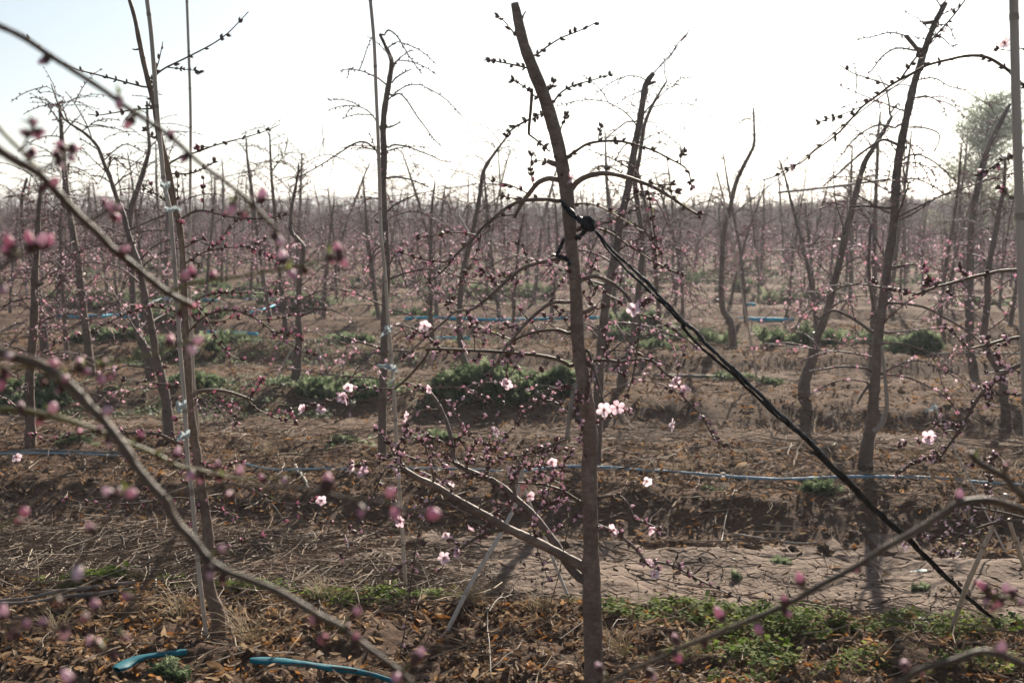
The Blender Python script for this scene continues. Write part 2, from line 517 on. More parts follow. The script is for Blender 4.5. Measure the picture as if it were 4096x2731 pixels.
def build_plates():
    seeds = []
    cell = 0.060
    sv = np.arange(0.92, 2.3, cell)
    xs = np.arange(PLATE_X0 - 0.1, PLATE_X1 + 0.1, cell)
    for i, s in enumerate(sv):
        for x in xs:
            if nrg.random() < 0.38: continue
            xx = x + nrg.uniform(-.5, .5) * cell
            ss = s + nrg.uniform(-.5, .5) * cell
            seeds.append((xx, ROW0 + ss - ROWS * xx))
    S = np.array(seeds)
    CS = np.array([(x + nrg.uniform(-.09, .09), ROW0 + q - ROWS * x + nrg.uniform(-.09, .09)) for q in np.arange(.8, 2.6, .2) for x in np.arange(PLATE_X0 - .2, PLATE_X1 + .2, .2)])
    items = []
    for i in range(len(S)):
        p = S[i]
        d = np.hypot(*(S - p).T)
        nb = np.argsort(d)[1:15]
        r = 0.15
        poly = [p + np.array(c) * r for c in ((-1, -1), (1, -1), (1, 1), (-1, 1))]
        for j in nb:
            if d[j] < 2 * r: poly = clip_poly(poly, p, S[j])
            if len(poly) < 3: break
        if len(poly) < 3: continue
        poly = np.array(poly)
        c = poly.mean(0)
        if np.max(np.hypot(*(poly - c).T)) > 0.14: continue
        s_here = p[1] + ROWS * p[0] - ROW0
        edge = min(s_here - .95, 2.25 - s_here, (p[0] - PLATE_X0) * .5)
        if nrg.random() > .12 + edge / .22: continue
        items.append((p, c, poly))
    items.sort(key=lambda it: it[1][1])
    rest = MB()
    n_single = 0
    for p, c, poly in items:
        # finer outline
        out = []
        for i in range(len(poly)):
            a, b = poly[i], poly[(i + 1) % len(poly)]
            out.append(a)
            L = np.hypot(*(b - a))
            if L > 0.03:
                nrm = np.array([-(b - a)[1], (b - a)[0]]) / L
                out.append((a + b) / 2 + nrm * nrg.uniform(-.013, .013))
        out = np.array(out)
        n = len(out)
        rr = np.hypot(*(out - c).T)[:, None]
        dd = np.sort(np.hypot(out[:, None, 0] - CS[None, :, 0], out[:, None, 1] - CS[None, :, 1]), axis=1)
        main_crack = np.clip(1 - (dd[:, 1] - dd[:, 0]) / .035, 0, 1)
        gap = (0.0001 + 0.0013 * nrg.random(n) ** 4 + main_crack * nrg.uniform(.0, .0048, n))[:, None]
        o1 = c + (out - c) * np.clip(1 - gap / rr, 0.5, 1)
        o2 = c + (out - c) * np.clip(1 - (gap + 0.0009) / rr, 0.4, 1)
        o3 = c + (out - c) * 0.45
        lift = nrg.uniform(-0.0015, 0.0025)
        tlt = nrg.normal(0, 0.018, 2)
        def zz(q, dz):
            return terrain_base(q[:, 0], q[:, 1]) + dz + lift + (q - c) @ tlt + 0.012 * vnoise(q[:, 0] * 14, q[:, 1] * 14, 21) + 0.07 * vnoise(q[:, 0] * 2.6, q[:, 1] * 4.2, 22)
        ct = np.array([c])
        V = np.vstack([np.column_stack([o1, zz(o1, -0.035)]), np.column_stack([o1, zz(o1, 0.002)]),
                       np.column_stack([o2, zz(o2, 0.0035)]), np.column_stack([o3, zz(o3, 0.004 + nrg.uniform(-.002, .002))]),
                       np.column_stack([ct, zz(ct, 0.004 + nrg.uniform(-.003, .002))])])
        F = []
        for k in range(n):
            k2 = (k + 1) % n
            for l in range(3):
                F.append((l * n + k, l * n + k2, (l + 1) * n + k2, (l + 1) * n + k))
            F.append((3 * n + k, 3 * n + k2, 4 * n))
        vis = abs(c[0]) < 0.42 * c[1] and c[0] > -0.5
        if vis and n_single < 300 and nrg.random() < 0.8:
            mb = MB(); mb.add(V - np.array([c[0], c[1], 0]), F)
            o = obj('mud_plate', mb.mesh('mud_plate', [M['mud']], False), ground)
            o.location = (c[0], c[1], 0)
            n_single += 1
        else:
            rest.add(V, F)
    obj('mud_plates_beyond', rest.mesh('mud_plates_beyond', [M['mud']], False), ground, kind='stuff')
build_plates()

# far low hills
def build_hills():
    mb = MB()
    xs = np.linspace(-900, 900, 120)
    for k, (yy, hh, sd) in enumerate(((700, 16, 3), (1000, 34, 9))):
        h = hh * (0.55 + 0.8 * vnoise(xs / 130, xs * 0 + sd, sd) + 0.35 * vnoise(xs / 37, xs * 0 + sd, sd + 1)) * (0.4 + 0.6 * sstep(200, -500, xs))
        rows = [np.column_stack([xs, np.full_like(xs, yy - 60), np.full_like(xs, -1)]),
                np.column_stack([xs, np.full_like(xs, yy), np.maximum(h, 1)]),
                np.column_stack([xs, np.full_like(xs, yy + 90), np.full_like(xs, -1)])]
        n = len(xs)
        F = [(r * n + i, r * n + i + 1, (r + 1) * n + i + 1, (r + 1) * n + i) for r in range(2) for i in range(n - 1)]
        mb.add(np.vstack(rows), F)
    obj('hills', mb.mesh('hills', [M['hill']]), kind='structure')
build_hills()

# ------------------------------------------------------------------ small shared meshes: buds, flowers, shoots
def bud_mb(length, width, split, sides=7, pink=1, sep=0, full=False):
    mb = MB()
    prof = [(0, .35), (.12, .72), (.35, 1.0), (.58, .86), (.8, .48), (1.0, .08)]
    if full:
        prof = [(0, .4), (.12, .74), (.35, 1.0), (.62, .97), (.85, .62), (1.0, .14)]
    z0 = None
    for i in range(len(prof) - 1):
        (a, ra), (b, rb) = prof[i], prof[i + 1]
        V, F = [], []
        for (t, r) in ((a, ra), (b, rb)):
            for k in range(sides):
                th = 2 * math.pi * k / sides
                V.append((math.cos(th) * r * width / 2, math.sin(th) * r * width / 2 * 0.92, t * length))
        for k in range(sides):
            k2 = (k + 1) % sides
            F.append((k, k2, sides + k2, sides + k))
        mb.add(V, F, sep if a < split - 1e-6 else pink)
    V = [(math.cos(2 * math.pi * k / sides) * .06 * width, math.sin(2 * math.pi * k / sides) * .06 * width, length) for k in range(sides)]
    mb.add(V, [tuple(range(sides))], pink if split < 1 else sep)
    # two or three pointed scales hugging the bud
    for k in range(3):
        th = 2.1 * k + 0.4
        c, s = math.cos(th), math.sin(th)
        r = width / 2
        base = np.array([c * r * .7, s * r * .7, length * .05])
        mid = np.array([c * r * 1.12, s * r * 1.12, length * .38])
        tip = np.array([c * r * 1.05, s * r * 1.05, length * (split + .12)])
        side = np.array([-s, c, 0]) * r * .55
        mb.add([base - side * .6, base + side * .6, mid + side, mid - side, tip], [(0, 1, 2, 3), (3, 2, 4)], sep)
    return mb

BUDS_PINK = [bud_mb(l, w, sp).mesh('bud', [M['sepal'], M['pink']]) for l, w, sp in ((.0145, .0085, .35), (.0135, .0080, .6), (.0165, .0090, .35), (.0115, .0072, .82))]
BUDS_GREY = [bud_mb(l, w, sp).mesh('bud', [M['sepal_grey'], M['pink']]) for l, w, sp in ((.0125, .0066, 1.0), (.0110, .0060, 1.0), (.0140, .0072, .82), (.0120, .0060, 1.0))]
BUDS_BIG = [bud_mb(l, w, sp, 10, 1, 0, True).mesh('bud', [M['sepal'], M['pink']]) for l, w, sp in ((.0140, .0080, .35), (.0125, .0070, .62), (.0145, .0082, .35), (.0115, .0066, .62))]

def flower_mb(R=0.0185, open_=0.35, seed=1):
    r = random.Random(seed)
    mb = MB()
    for k in range(5):
        th = k * 2 * math.pi / 5 + r.uniform(-.12, .12)
        lift = open_ + r.uniform(-.15, .2)
        rot = Matrix.Rotation(th, 3, 'Z') @ Matrix.Rotation(-lift, 3, 'Y')
        prof = [(.06, .05), (.3, .20), (.58, .36), (.82, .36), (1.0, .17)]
        V, F = [], []
        for (t, w) in prof:
            cup = .14 * math.sin(t * 2.6)
            for j in (-1, -.5, 0, .5, 1):
                V.append(rot @ Vector((t * R, j * w * R, (.10 * j * j + cup * .6 + r.uniform(-.02, .02)) * R)))
        for i in range(4):
            for j in range(4):
                a = i * 5 + j
                F.append((a, a + 1, a + 6, a + 5))
        mb.add(V, F, 0)
    # calyx
    n = 6
    V = [(math.cos(i * 2 * math.pi / n) * .0036, math.sin(i * 2 * math.pi / n) * .0036, .0025) for i in range(n)] + [(0, 0, -.008)]
    mb.add(V, [(i, (i + 1) % n, n) for i in range(n)], 2)
    for i in range(14):
        a = i * 2.399; q = r.uniform(.2, .62)
        d = Vector((math.cos(a) * q, math.sin(a) * q, 1)).normalized() * R * r.uniform(.42, .62)
        s = Vector((-math.sin(a), math.cos(a), 0)) * .00035
        tp = Vector((0, 0, .0007))
        mb.add([s, -s, d - s, d + s], [(0, 1, 2, 3)], 1)
        e = .0011
        mb.add([d + Vector((e, 0, 0)), d + Vector((0, e, 0)), d - Vector((e, 0, 0)), d - Vector((0, e, 0)), d + Vector((0, 0, e))],
               [(0, 1, 4), (1, 2, 4), (2, 3, 4), (3, 0, 4)], 1)
    return mb
FLOWERS = [flower_mb(.020, .2, 1), flower_mb(.0195, .4, 2), flower_mb(.0205, .05, 3), flower_mb(.0185, .6, 4)]
FLOWERS = [f.mesh('flower', [M['petal'], M['stamen'], M['sepal']]) for f in FLOWERS]

def shoot_mb(seed):
    r = random.Random(seed); mb = MB()
    for k in range(4):
        a = k * 1.7 + r.random(); tl = r.uniform(.25, .75); L = r.uniform(.013, .022)
        d = Vector((math.cos(a) * tl, math.sin(a) * tl, 1)).normalized(); s = d.cross(Vector((0, 0, 1))).normalized() * .0022
        m = d * L * .5; t = d * L + Vector((math.cos(a), math.sin(a), -.3)) * .003
        mb.add([(0, 0, 0), m + s, t, m - s], [(0, 1, 2, 3)])
    return mb
SHOOTS = [shoot_mb(s).mesh('leaf_shoot', [M['fresh']]) for s in (1, 2, 3)]

def align(direction, roll=0.0):
    return Vector(direction).to_track_quat('Z', 'Y') @ Quaternion((0, 0, 1), roll)

# ------------------------------------------------------------------ traced trees
class TracedTree:
    def __init__(self, label, Y, trunk, tdiam, bark='bark', twig='twig', group='peach trees of the nearest rows', base=None,
                 trunk_world=None, trunk_rad=None, sides=14, bud_mesh=None, max_buds=300, seed=1, twig_sides=7, depth_spread=0.45):
        self.r = random.Random(seed)
        self.Y, self.twig, self.bark = Y, twig, bark
        self.px, self.w = [], []         # registry of pixel points and world points
        self.bud_mesh, self.max_buds, self.nb = bud_mesh, max_buds, 0
        self.spill = []
        self.twig_sides = twig_sides
        self.ds = depth_spread
        self.depth = {}
        if trunk_world is not None:
            W = smooth_path(trunk_world, 6)
            R = np.interp(np.linspace(0, 1, len(W)), np.linspace(0, 1, len(trunk_rad)), trunk_rad)
        else:
            px = smooth_path(trace(trunk), 5)
            td = np.interp(np.linspace(0, 1, len(px)), np.linspace(0, 1, len(tdiam)), tdiam)
            lean = np.linspace(0, 1, len(px)) * 0
            W = np.array([P(a, b, Y) for a, b in px])
            R = td * 0.59524 / FPX * Y / 2
            self.reg(px, W)
        self.base = np.array([W[-1][0], W[-1][1], W[-1][2]]) if base is None else np.array(base)
        gz = tz(self.base[0], self.base[1])
        self.base[2] = gz
        # extend into the ground
        W = np.vstack([W, [W[-1][0], W[-1][1], gz - 0.06]]); R = np.append(R, R[-1] * 1.08)
        R[-4:] = R[-4:] * np.array([1.03, 1.08, 1.18, 1.28])
        self.root = empty('peach_tree', self.base, label, 'tree', group)
        self.trunkW = W
        mb = MB()
        jit = np.array([self.r.uniform(-1, 1) for _ in R]); jit = jit + np.roll(jit, 1) * .8
        rad = R * (1 + 0.045 * jit)
        tube(mb, W - self.base, rad, sides, 0, 0.035)
        # pruning knots and collars
        if sides >= 10:
            for _ in range(16):
                i = self.r.randrange(3, len(W) - 3)
                a = self.r.uniform(0, 6.28); t = np.array([math.cos(a), math.sin(a), 0.1])
                c = W[i] - self.base + t * R[i] * 0.75
                s = R[i] * self.r.uniform(.28, .45)
                tube(mb, np.array([c, c + t * s * .6, c + t * s * .9]), [s, s * .85, s * .35], 8, 0, 0.1)
        o = obj('trunk', mb.mesh('trunk', [M[bark]]), self.root)
        if sides >= 16:
            for _ in range(11):
                i = self.r.randrange(4, len(W) - 4)
                a = -1.57 + self.r.uniform(-1.1, 1.1); t = np.array([math.cos(a), math.sin(a), 0.0])
                u = np.array([-math.sin(a), math.cos(a), 0]); sz = R[i] * self.r.uniform(.26, .42)
                c = W[i] - self.base + t * R[i] * .96
                th = np.linspace(0, 2 * math.pi, 13)
                kb = MB()
                tube(kb, np.array([c + u * math.cos(q) * sz + np.array([0, 0, 1]) * math.sin(q) * sz * .8 for q in th]), sz * .33, 6, 0, .15, False)
                tube(kb, np.array([c - t * sz * .3, c + t * sz * .12]), [sz * .95, sz * .8], 10, 1, .1)
                obj('pruning_scar', kb.mesh('pruning_scar', [M[bark], M['scar']]), o)
        # pale pruning cut on top
        cb = MB()
        a, b_ = W[0], W[2]
        d = (a - b_) / np.linalg.norm(a - b_)
        tube(cb, np.array([a - self.base, a - self.base + d * 0.004]), [R[0] * .93, R[0] * .9], 12)
        obj('pruning_cut', cb.mesh('pruning_cut', [M['cut']]), o)

    def reg(self, px, W):
        self.px.extend(px); self.w.extend(W)

    def nearest(self, p):
        A = np.array(self.px)
        d = np.hypot(A[:, 0] - p[0], A[:, 1] - p[1])
        i = int(np.argmin(d))
        return np.array(self.w[i]), d[i], i

    def branch(self, s, d0, d1, dz=None, parent=None, buds=0.026, mat=None, depth0=None, name='branch', snap=True,
               from_world=None, sides=None, cluster=0.5, budset=None, bscale=1.2):
        raw = trace(s) if isinstance(s, str) else np.asarray(s)
        px = smooth_path(raw, 5)
        n = len(px)
        L = np.concatenate([[0], np.cumsum(np.hypot(*np.diff(px, axis=0).T))])
        t = L / L[-1]
        if depth0 is not None:
            y0 = depth0
        else:
            w, dist, _ = self.nearest(px[0])
            y0 = w[1]
        real_len = L[-1] / FPX * y0
        if dz is None:
            dz = self.r.uniform(-1, 1) * self.ds * real_len
        ys = y0 + dz * t ** 1.15
        W = np.array([P(a, b, y) for (a, b), y in zip(px, ys)])
        if depth0 is None and snap:
            W[0] = w if dist < 60 else W[0]
        if from_world is not None:
            lead = smooth_path(np.array([from_world, (np.array(from_world) * .45 + W[0] * .55) + np.array([0, 0, 0.015]), W[0], W[1]]), 4)[:-5]
            ld = np.vstack([lead])
            W = np.vstack([ld, W]); ys = np.concatenate([np.full(len(ld), y0), ys])
            t = np.concatenate([np.zeros(len(ld)), t])
        R = (d0 + (d1 - d0) * t) * 0.59524 / FPX * ys / 2
        R = R * (1 + np.array([self.r.uniform(-.06, .06) for _ in R]))
        mb = MB()
        sd = sides or (self.twig_sides if d0 > 16 else max(5, self.twig_sides - 2))
        tube(mb, W - self.base, R, sd, 0, 0.05)
        # little leaf-scar bumps on the shoot
        o = obj(name, mb.mesh(name, [M[mat or (self.bark if d0 > 26 else self.twig)]]), parent or self.root)
        self.reg(px if from_world is None else [tuple(px[0])] * (len(W) - n) + list(px), W)
        host = parent if parent is not None else o
        if buds:
            self.buds(host, W, R, buds, cluster, budset, bscale)
        return o

    def fine_twigs(self, n, x0, y0, x1, y1, lmin=70, lmax=210, up=.35):
        r = self.r
        A = np.array(self.px)
        sel = np.where((A[:, 0] > x0 * 1.7415) & (A[:, 0] < x1 * 1.7415) & (A[:, 1] > y0 * 1.7415) & (A[:, 1] < y1 * 1.7415))[0]
        for _ in range(n):
            p = A[r.choice(list(sel))]
            a = r.uniform(0, 6.283); L = r.uniform(lmin, lmax)
            d = np.array([math.cos(a), math.sin(a) - up]); d /= np.linalg.norm(d)
            pts = [p]
            for k in range(4):
                d = d + np.array([r.uniform(-.25, .25), r.uniform(-.2, .3)]); d /= np.linalg.norm(d)
                pts.append(pts[-1] + d * L / 4)
            self.branch(np.array(pts), 9, 5, buds=r.uniform(.014, .03), cluster=.5)

    def put(self, host, name, me, loc, q, s):
        o = bpy.data.objects.new(name, me)
        o.parent = host
        o.matrix_local = Matrix.LocRotScale(Vector(loc), q, Vector((s, s, s)))
        COL.objects.link(o)
        return o

    def buds(self, host, W, R, gap, cluster, budset=None, bscale=1.0):
        r = self.r
        seg = np.linalg.norm(np.diff(W, axis=0), axis=1)
        L = np.concatenate([[0], np.cumsum(seg)])
        T = np.gradient(W, axis=0)
        d = gap * r.uniform(.6, 1.4)
        while d < L[-1] + 1e-6:
            i = min(np.searchsorted(L, d), len(L) - 1)
            f = (d - L[i - 1]) / max(L[i] - L[i - 1], 1e-9) if i > 0 else 0
            p = W[i - 1] * (1 - f) + W[i] * f if i > 0 else W[0]
            rad = R[i]
            tip = d > L[-1] - gap
            if rad < 0.0065:
                tn = Vector(T[i]).normalized()
                k = 1 + (r.random() < cluster) + (r.random() < cluster * .5) + (2 if tip else 0)
                low = p[2] < 1.42 + r.uniform(-.25, .25)
                for _ in range(k):
                    pr = tn.orthogonal().normalized()
                    pr.rotate(Quaternion(tn, r.uniform(0, 6.283)))
                    dr = (tn * r.uniform(.5, 1.3) + pr + Vector((0, 0, .25))).normalized()
                    bs = budset or (BUDS_PINK if low else BUDS_GREY)
                    me = r.choice(bs)
                    loc = Vector(p - self.base) + pr * rad * .6 + tn * r.uniform(-.004, .004)
                    if self.nb < self.max_buds:
                        self.put(host, 'bud', me, loc, align(dr, r.uniform(0, 6)), bscale * r.uniform(.8, 1.15))
                        self.nb += 1
                    else:
                        self.spill.append((me, Matrix.LocRotScale(loc, align(dr, r.uniform(0, 6)), Vector((1, 1, 1)) * bscale * r.uniform(.8, 1.15))))
                if low and r.random() < .06:
                    self.put(host, 'leaf_shoot', r.choice(SHOOTS), Vector(p - self.base), align(tn + Vector((0, 0, .6)), 0), r.uniform(.8, 1.3))
            d += gap * r.uniform(.55, 1.6)

    def flower(self, s, host=None, scale=1.0, face=None):
        for p in trace(s):
            w, dist, i = self.nearest(p)
            pos = P(p[0], p[1], w[1] - 0.012)
            if dist > 8:
                mb = MB()
                mid = (w + pos) / 2 + np.array([0, 0, .006])
                tube(mb, smooth_path(np.array([w, mid, pos + np.array([0, .004, -.003])]), 3) - self.base, [.0016] * 7, 5)
                obj('twig', mb.mesh('twig', [M['twig']]), host or self.root)
            r = self.r
            dr = Vector((r.uniform(-1, 1), r.uniform(-1.3, .1), r.uniform(-.4, .8))) if face is None else Vector(face)
            self.put(host or self.root, 'flower', r.choice(FLOWERS), Vector(pos - self.base), align(dr.normalized(), r.uniform(0, 6)), scale * r.uniform(.9, 1.1))

    def big_bud(self, s, scale=1.0, host=None):
        scale *= .95
        """single traced buds with a short stalk from the nearest shoot"""
        for p in trace(s):
            w, dist, i = self.nearest(p)
            r = self.r
            pos = P(p[0], p[1], w[1] + r.uniform(-.01, .01))
            v = Vector(pos - w)
            if v.length < 1e-4: v = Vector((0, 0, 1))
            d = v.normalized() + Vector((r.uniform(-.4, .4), r.uniform(-.5, .5), r.uniform(-.3, .5)))
            d.normalize()
            st = Vector(pos) - d * .007 * scale
            if v.length > 0.012:
                mb = MB()
                tube(mb, smooth_path(np.array([w, (w + np.array(st)) / 2 + np.array([0, 0, .003]), np.array(st)]), 3) - self.base, [.0014] * 7, 5)
                obj('twig', mb.mesh('twig', [M['shoot']]), host or self.root)
            self.put(host or self.root, 'bud', r.choice(BUDS_BIG), st - Vector(self.base), align(d, r.uniform(0, 6)), scale * r.uniform(.9, 1.15))
            if r.random() < .25:
                self.put(host or self.root, 'leaf_shoot', r.choice(SHOOTS), st - Vector(self.base), align(Vector((r.uniform(-1, 1), r.uniform(-1, 1), .8)), 0), .5)

    def finish(self):
        if self.spill:
            V, T, MI = [], [], []
            mats = [M['sepal'], M['pink'], M['sepal_grey']]
            off = 0
            for me, mx in self.spill:
                n = len(me.vertices)
                co = np.empty(n * 3); me.vertices.foreach_get('co', co); co = co.reshape(-1, 3)
                mm = np.array(mx)
                V.append(co @ mm[:3, :3].T + mm[:3, 3])
                for p in me.polygons:
                    vs = list(p.vertices)
                    mi = p.material_index
                    if me.materials[mi] == M['sepal_grey']: mi = 2
                    for k in range(1, len(vs) - 1):
                        T.append((vs[0] + off, vs[k] + off, vs[k + 1] + off)); MI.append(mi)
                off += n
            obj('small_buds', np_mesh('small_buds', np.concatenate(V), np.array(T), mats, np.array(MI), None, True), self.root, kind='stuff')

# ---- the central tree
main = TracedTree('thick-trunked peach tree in the centre foreground, tied with a black strap', 3.79,
    'V 1183,10 1200,90 1225,160 1250,222 1271,290 1288,360 1300,430 1308,500 1312,560 1322,650 1325,720 1328,790 1338,860 1345,910 1352,960 1356,1020 1353,1080 1355,1160 1357,1230 1358,1310 1360,1380 1362,1460 1364,1540 1365,1592',
    [58, 74, 80, 84, 86, 87, 88, 88, 86, 84, 84, 86, 92, 98, 106, 108, 106, 106, 106, 120, 130, 128, 132, 150], max_buds=300, seed=3, sides=18)
MB_ = main.branch
MB_('B 1215,250 1180,210 1130,150 1080,100', 14, 7, buds=.02, cluster=.5)
MB_('B 1245,120 1258,95 1270,75', 12, 8, buds=.015)
MB_('B 1330,380 1420,310 1510,255 1600,220 1680,185 1745,150', 13, 7)
MB_('B 1290,460 1180,435 1050,410 985,405', 13, 8)
b = MB_('B 1390,630 1440,590 1465,530', 12, 8, buds=.013, cluster=.6)
MB_('B 1440,710 1490,640 1540,600 1620,565 1700,545 1860,495', 14, 6)
MB_('B 1340,660 1280,600 1220,560 1165,535', 12, 7, buds=.02, cluster=.5)
b = MB_('B 1312,575 1303,720 1290,860 1290,905', 24, 18, buds=0)
MB_('B 1290,905 1350,950 1430,1020', 13, 9, parent=b, name='twig')
MB_('B 1296,800 1240,830 1190,860 1130,915', 16, 11, parent=b, name='twig', buds=.016, cluster=.6)
MB_('B 1395,760 1345,775 1330,790', 10, 8, buds=.012)
MB_('B 1490,910 1510,850 1545,770', 11, 7, buds=.018, cluster=.6)
MB_('B 1540,1060 1600,1020 1680,970 1780,950 1900,950 2010,975 2120,1010 2230,1065 2352,1140 E 2385,-250', 20, 9, buds=.032)
b = MB_('B 1500,1110 1460,1100 1415,1083', 44, 34, buds=0)
MB_('B 1320,1240 1300,1150 1310,1040', 9, 7, buds=.016, cluster=.6, depth0=3.74)
b = MB_('B 1485,1208 1420,1200 1350,1230 1300,1290 1240,1370 1190,1465', 38, 24, buds=0)
MB_('B 1290,1305 1180,1250 1020,1210', 11, 6, parent=b, name='twig')
MB_('B 1200,1440 1130,1450 1060,1470 980,1560', 12, 6, parent=b, name='twig')
b = MB_('B 1500,1355 1400,1340 1250,1350 1150,1390 1060,1460 960,1550 E 930,80 850,150 790,210 730,250', 28, 16, buds=.05)
MB_('B 1290,1345 1200,1335 1090,1315', 12, 8, parent=b, name='twig', buds=.02)
MB_('E 940,70 800,50 550,85', 12, 7, parent=b, name='twig', buds=.035)
MB_('E 740,250 640,240 530,215 430,190', 12, 7, parent=b, name='twig', buds=.028)
MB_('E 790,220 720,300 640,370 570,400', 11, 7, parent=b, name='twig', buds=.03)
MB_('E 970,40 950,150 910,250 900,280', 9, 6, parent=b, name='twig', buds=.02)
b = MB_('B 1570,1280 1620,1220 1700,1180 1800,1165 1920,1185 2030,1220 2130,1260 2250,1330 2352,1400 2440,1450', 42, 16, buds=.05)
MB_('B 2030,1220 2150,1240 2290,1240', 13, 7, parent=b, name='twig')
MB_('B 2085,1250 2110,1400 2130,1560 E 2145,200 2150,290', 11, 7, parent=b, name='twig')
MB_('B 1800,1165 1820,1130', 10, 7, parent=b, name='twig', buds=.01)
MB_('B 1570,1370 1700,1370 1790,1400 1880,1450 E 2010,20 2100,60', 14, 8)
MB_('B 1590,1560 1700,1530 1830,1490 1950,1430 2020,1410', 13, 8, dz=-.05)
MB_('B 1590,1540 1720,1530 E 1830,50 1920,110 2010,170 2100,230 2240,300 2350,340', 18, 9, dz=-.04)
b = MB_('E 1560,240 1500,225 1400,245 1270,280 1180,340 1080,430 1000,500 910,565 800,580 730,640 650,710 560,790 480,860 380,910', 30, 10, dz=-.1, buds=.04)
MB_('E 1290,275 1250,150 1200,110', 11, 7, parent=b, name='twig', buds=.02)
MB_('E 1090,415 1010,340 950,290', 12, 8, parent=b, name='twig', buds=.014, cluster=.6)
MB_('E 1190,330 1195,370 1210,405', 9, 6, parent=b, name='twig', buds=.015)
b = MB_('E 1555,520 1450,520 1370,570 1280,650 1200,740 1130,830 1070,930 1010,1030 970,1080', 28, 14, dz=-.08, buds=.06)
MB_('E 1160,790 1170,850 1100,910 1050,920', 10, 7, parent=b, name='twig', buds=.014, cluster=.6)
b = MB_('E 1565,735 1480,705 1350,715 1250,745 1180,780', 24, 16, buds=.05)
MB_('E 1180,775 1070,730 1000,700 910,650', 11, 6, parent=b, name='twig', buds=.024)
b = MB_('E 1575,955 1500,910 1380,880 1250,865 1050,850 850,840 700,835 595,838', 26, 18, dz=-.12, buds=.09)
MB_('E 620,850 560,930 480,1020 390,1100', 19, 15, parent=b, name='twig', buds=0)
MB_('E 390,1100 200,1105 0,1150 D 2270,1160 2170,1200 1940,1240', 10, 6, parent=b, name='twig', buds=.022)
MB_('E 390,1090 480,1060 600,1120', 9, 6, parent=b, name='twig', buds=.03)
MB_('E 700,830 620,760 500,680', 11, 7, parent=b, name='twig', buds=.018, cluster=.6)
MB_('E 1160,865 1140,980 1110,1150 1090,1290', 11, 5, parent=b, name='twig', buds=.022)
MB_('E 870,840 760,860 640,870', 9, 6, parent=b, name='twig', buds=.02)
b = MB_('E 1600,405 1650,370 1720,345 1800,365 1880,410 1950,480 2000,560 2040,640', 32, 16, dz=-.12, buds=0)
MB_('E 2040,640 2020,800 1990,1010 1930,1180', 14, 8, parent=b, name='twig', buds=.03)
MB_('E 1720,345 1700,310 1750,300', 9, 7, parent=b, name='twig', buds=.012, cluster=.7)
MB_('E 1700,380 1740,440 1700,500', 9, 6, parent=b, name='twig', buds=.016)
MB_('E 1890,430 1910,370 1860,320', 9, 6, parent=b, name='twig', buds=.014, cluster=.6)
MB_('E 2010,560 2050,530 2110,500', 9, 7, parent=b, name='twig', buds=.009, cluster=.8)
MB_('E 2030,600 2150,640 2352,770 2420,840', 12, 8, parent=b, name='twig', buds=.04)
b = MB_('E 1655,595 1740,545', 34, 26, buds=0)
MB_('E 1735,570 1830,545 1950,520', 11, 7, parent=b, name='twig', buds=.03)
MB_('E 1655,855 1690,850 1720,950 1760,1080 1795,1200', 24, 10, dz=-.08, buds=0)
b = MB_('E 1670,945 1740,910 1830,910 1900,920 2000,905 2110,910 2180,970 2270,1050 2330,1120 F 50,1140 190,1290 270,1430 380,1505', 24, 7, dz=-.15, buds=.025)
MB_('E 1810,910 1815,850 1830,780', 10, 7, parent=b, name='twig', buds=.014, cluster=.6)
MB_('E 1900,920 1860,980 1940,1000', 10, 7, parent=b, name='twig', buds=.013, cluster=.6)
b = MB_('E 1605,1062 1575,1200 1560,1300 1545,1440', 34, 30, depth0=3.70, dz=.0, buds=0, mat='pale', snap=False)
MB_('E 1550,1430 1400,1500 1280,1540 H 1050,60 880,100', 13, 8, parent=b, name='twig', buds=.022)
MB_('E 1600,1120 1560,1090 1500,1085', 10, 7, parent=b, name='twig', buds=.008, cluster=.8)
MB_('E 1590,1150 1630,1130 1620,1190 1600,1280 1640,1330', 10, 7, parent=b, name='twig', buds=.010, cluster=.7)
MB_('E 1720,1330 1780,1300 1850,1270 1960,1240', 13, 8, dz=-.06, buds=.02, cluster=.5)
MB_('E 1550,1265 1500,1210 1430,1180 1360,1190 1290,1240 1220,1320 1140,1410 1040,1510', 13, 8, depth0=3.74, dz=-.05, buds=.018, cluster=.5)
big = MB_('H 1690,805 1550,730 1420,660 1280,590 1150,530 1020,455 900,390 780,320 650,240 540,190 440,130', 70, 42, dz=-.28, buds=0, sides=12)
MB_('H 1120,540 1040,550 940,590 850,650 750,710', 26, 15, parent=big, name='twig', buds=.06, dz=-.1)
MB_('H 1080,475 1000,510 920,575', 18, 10, parent=big, name='twig', buds=.03)
MB_('H 650,250 610,340 570,480 530,650 510,800 490,950 460,1180 420,1400', 15, 8, parent=big, name='twig', buds=.034, dz=-.12)
MB_('H 510,730 430,780 350,820', 8, 6, parent=big, name='twig', buds=.03)
MB_('H 640,215 650,200 630,100 600,0 E 590,1480 530,1430 450,1440 380,1530', 16, 10, parent=big, name='twig', buds=.028)
MB_('H 440,130 400,60 E 380,1530 330,1440 250,1370', 12, 7, parent=big, name='twig', buds=.018)
MB_('H 450,120 330,130 240,310 170,460 110,600 0,760', 10, 6, parent=big, name='twig', buds=.03)
MB_('H 520,180 400,70 300,80 100,110', 9, 6, parent=big, name='twig', buds=.03)
MB_('H 800,330 740,260 620,170 500,130', 14, 9, parent=big, name='twig', buds=.02)
MB_('H 600,320 560,350 460,440 380,470', 9, 6, parent=big, name='twig', buds=.016)
MB_('H 960,400 970,350', 12, 8, parent=big, name='twig', buds=0)
MB_('H 830,660 780,620 740,580', 8, 6, parent=big, name='twig', buds=.014)
MB_('H 1065,470 1060,430 1090,430', 8, 6, parent=big, name='twig', buds=.014)
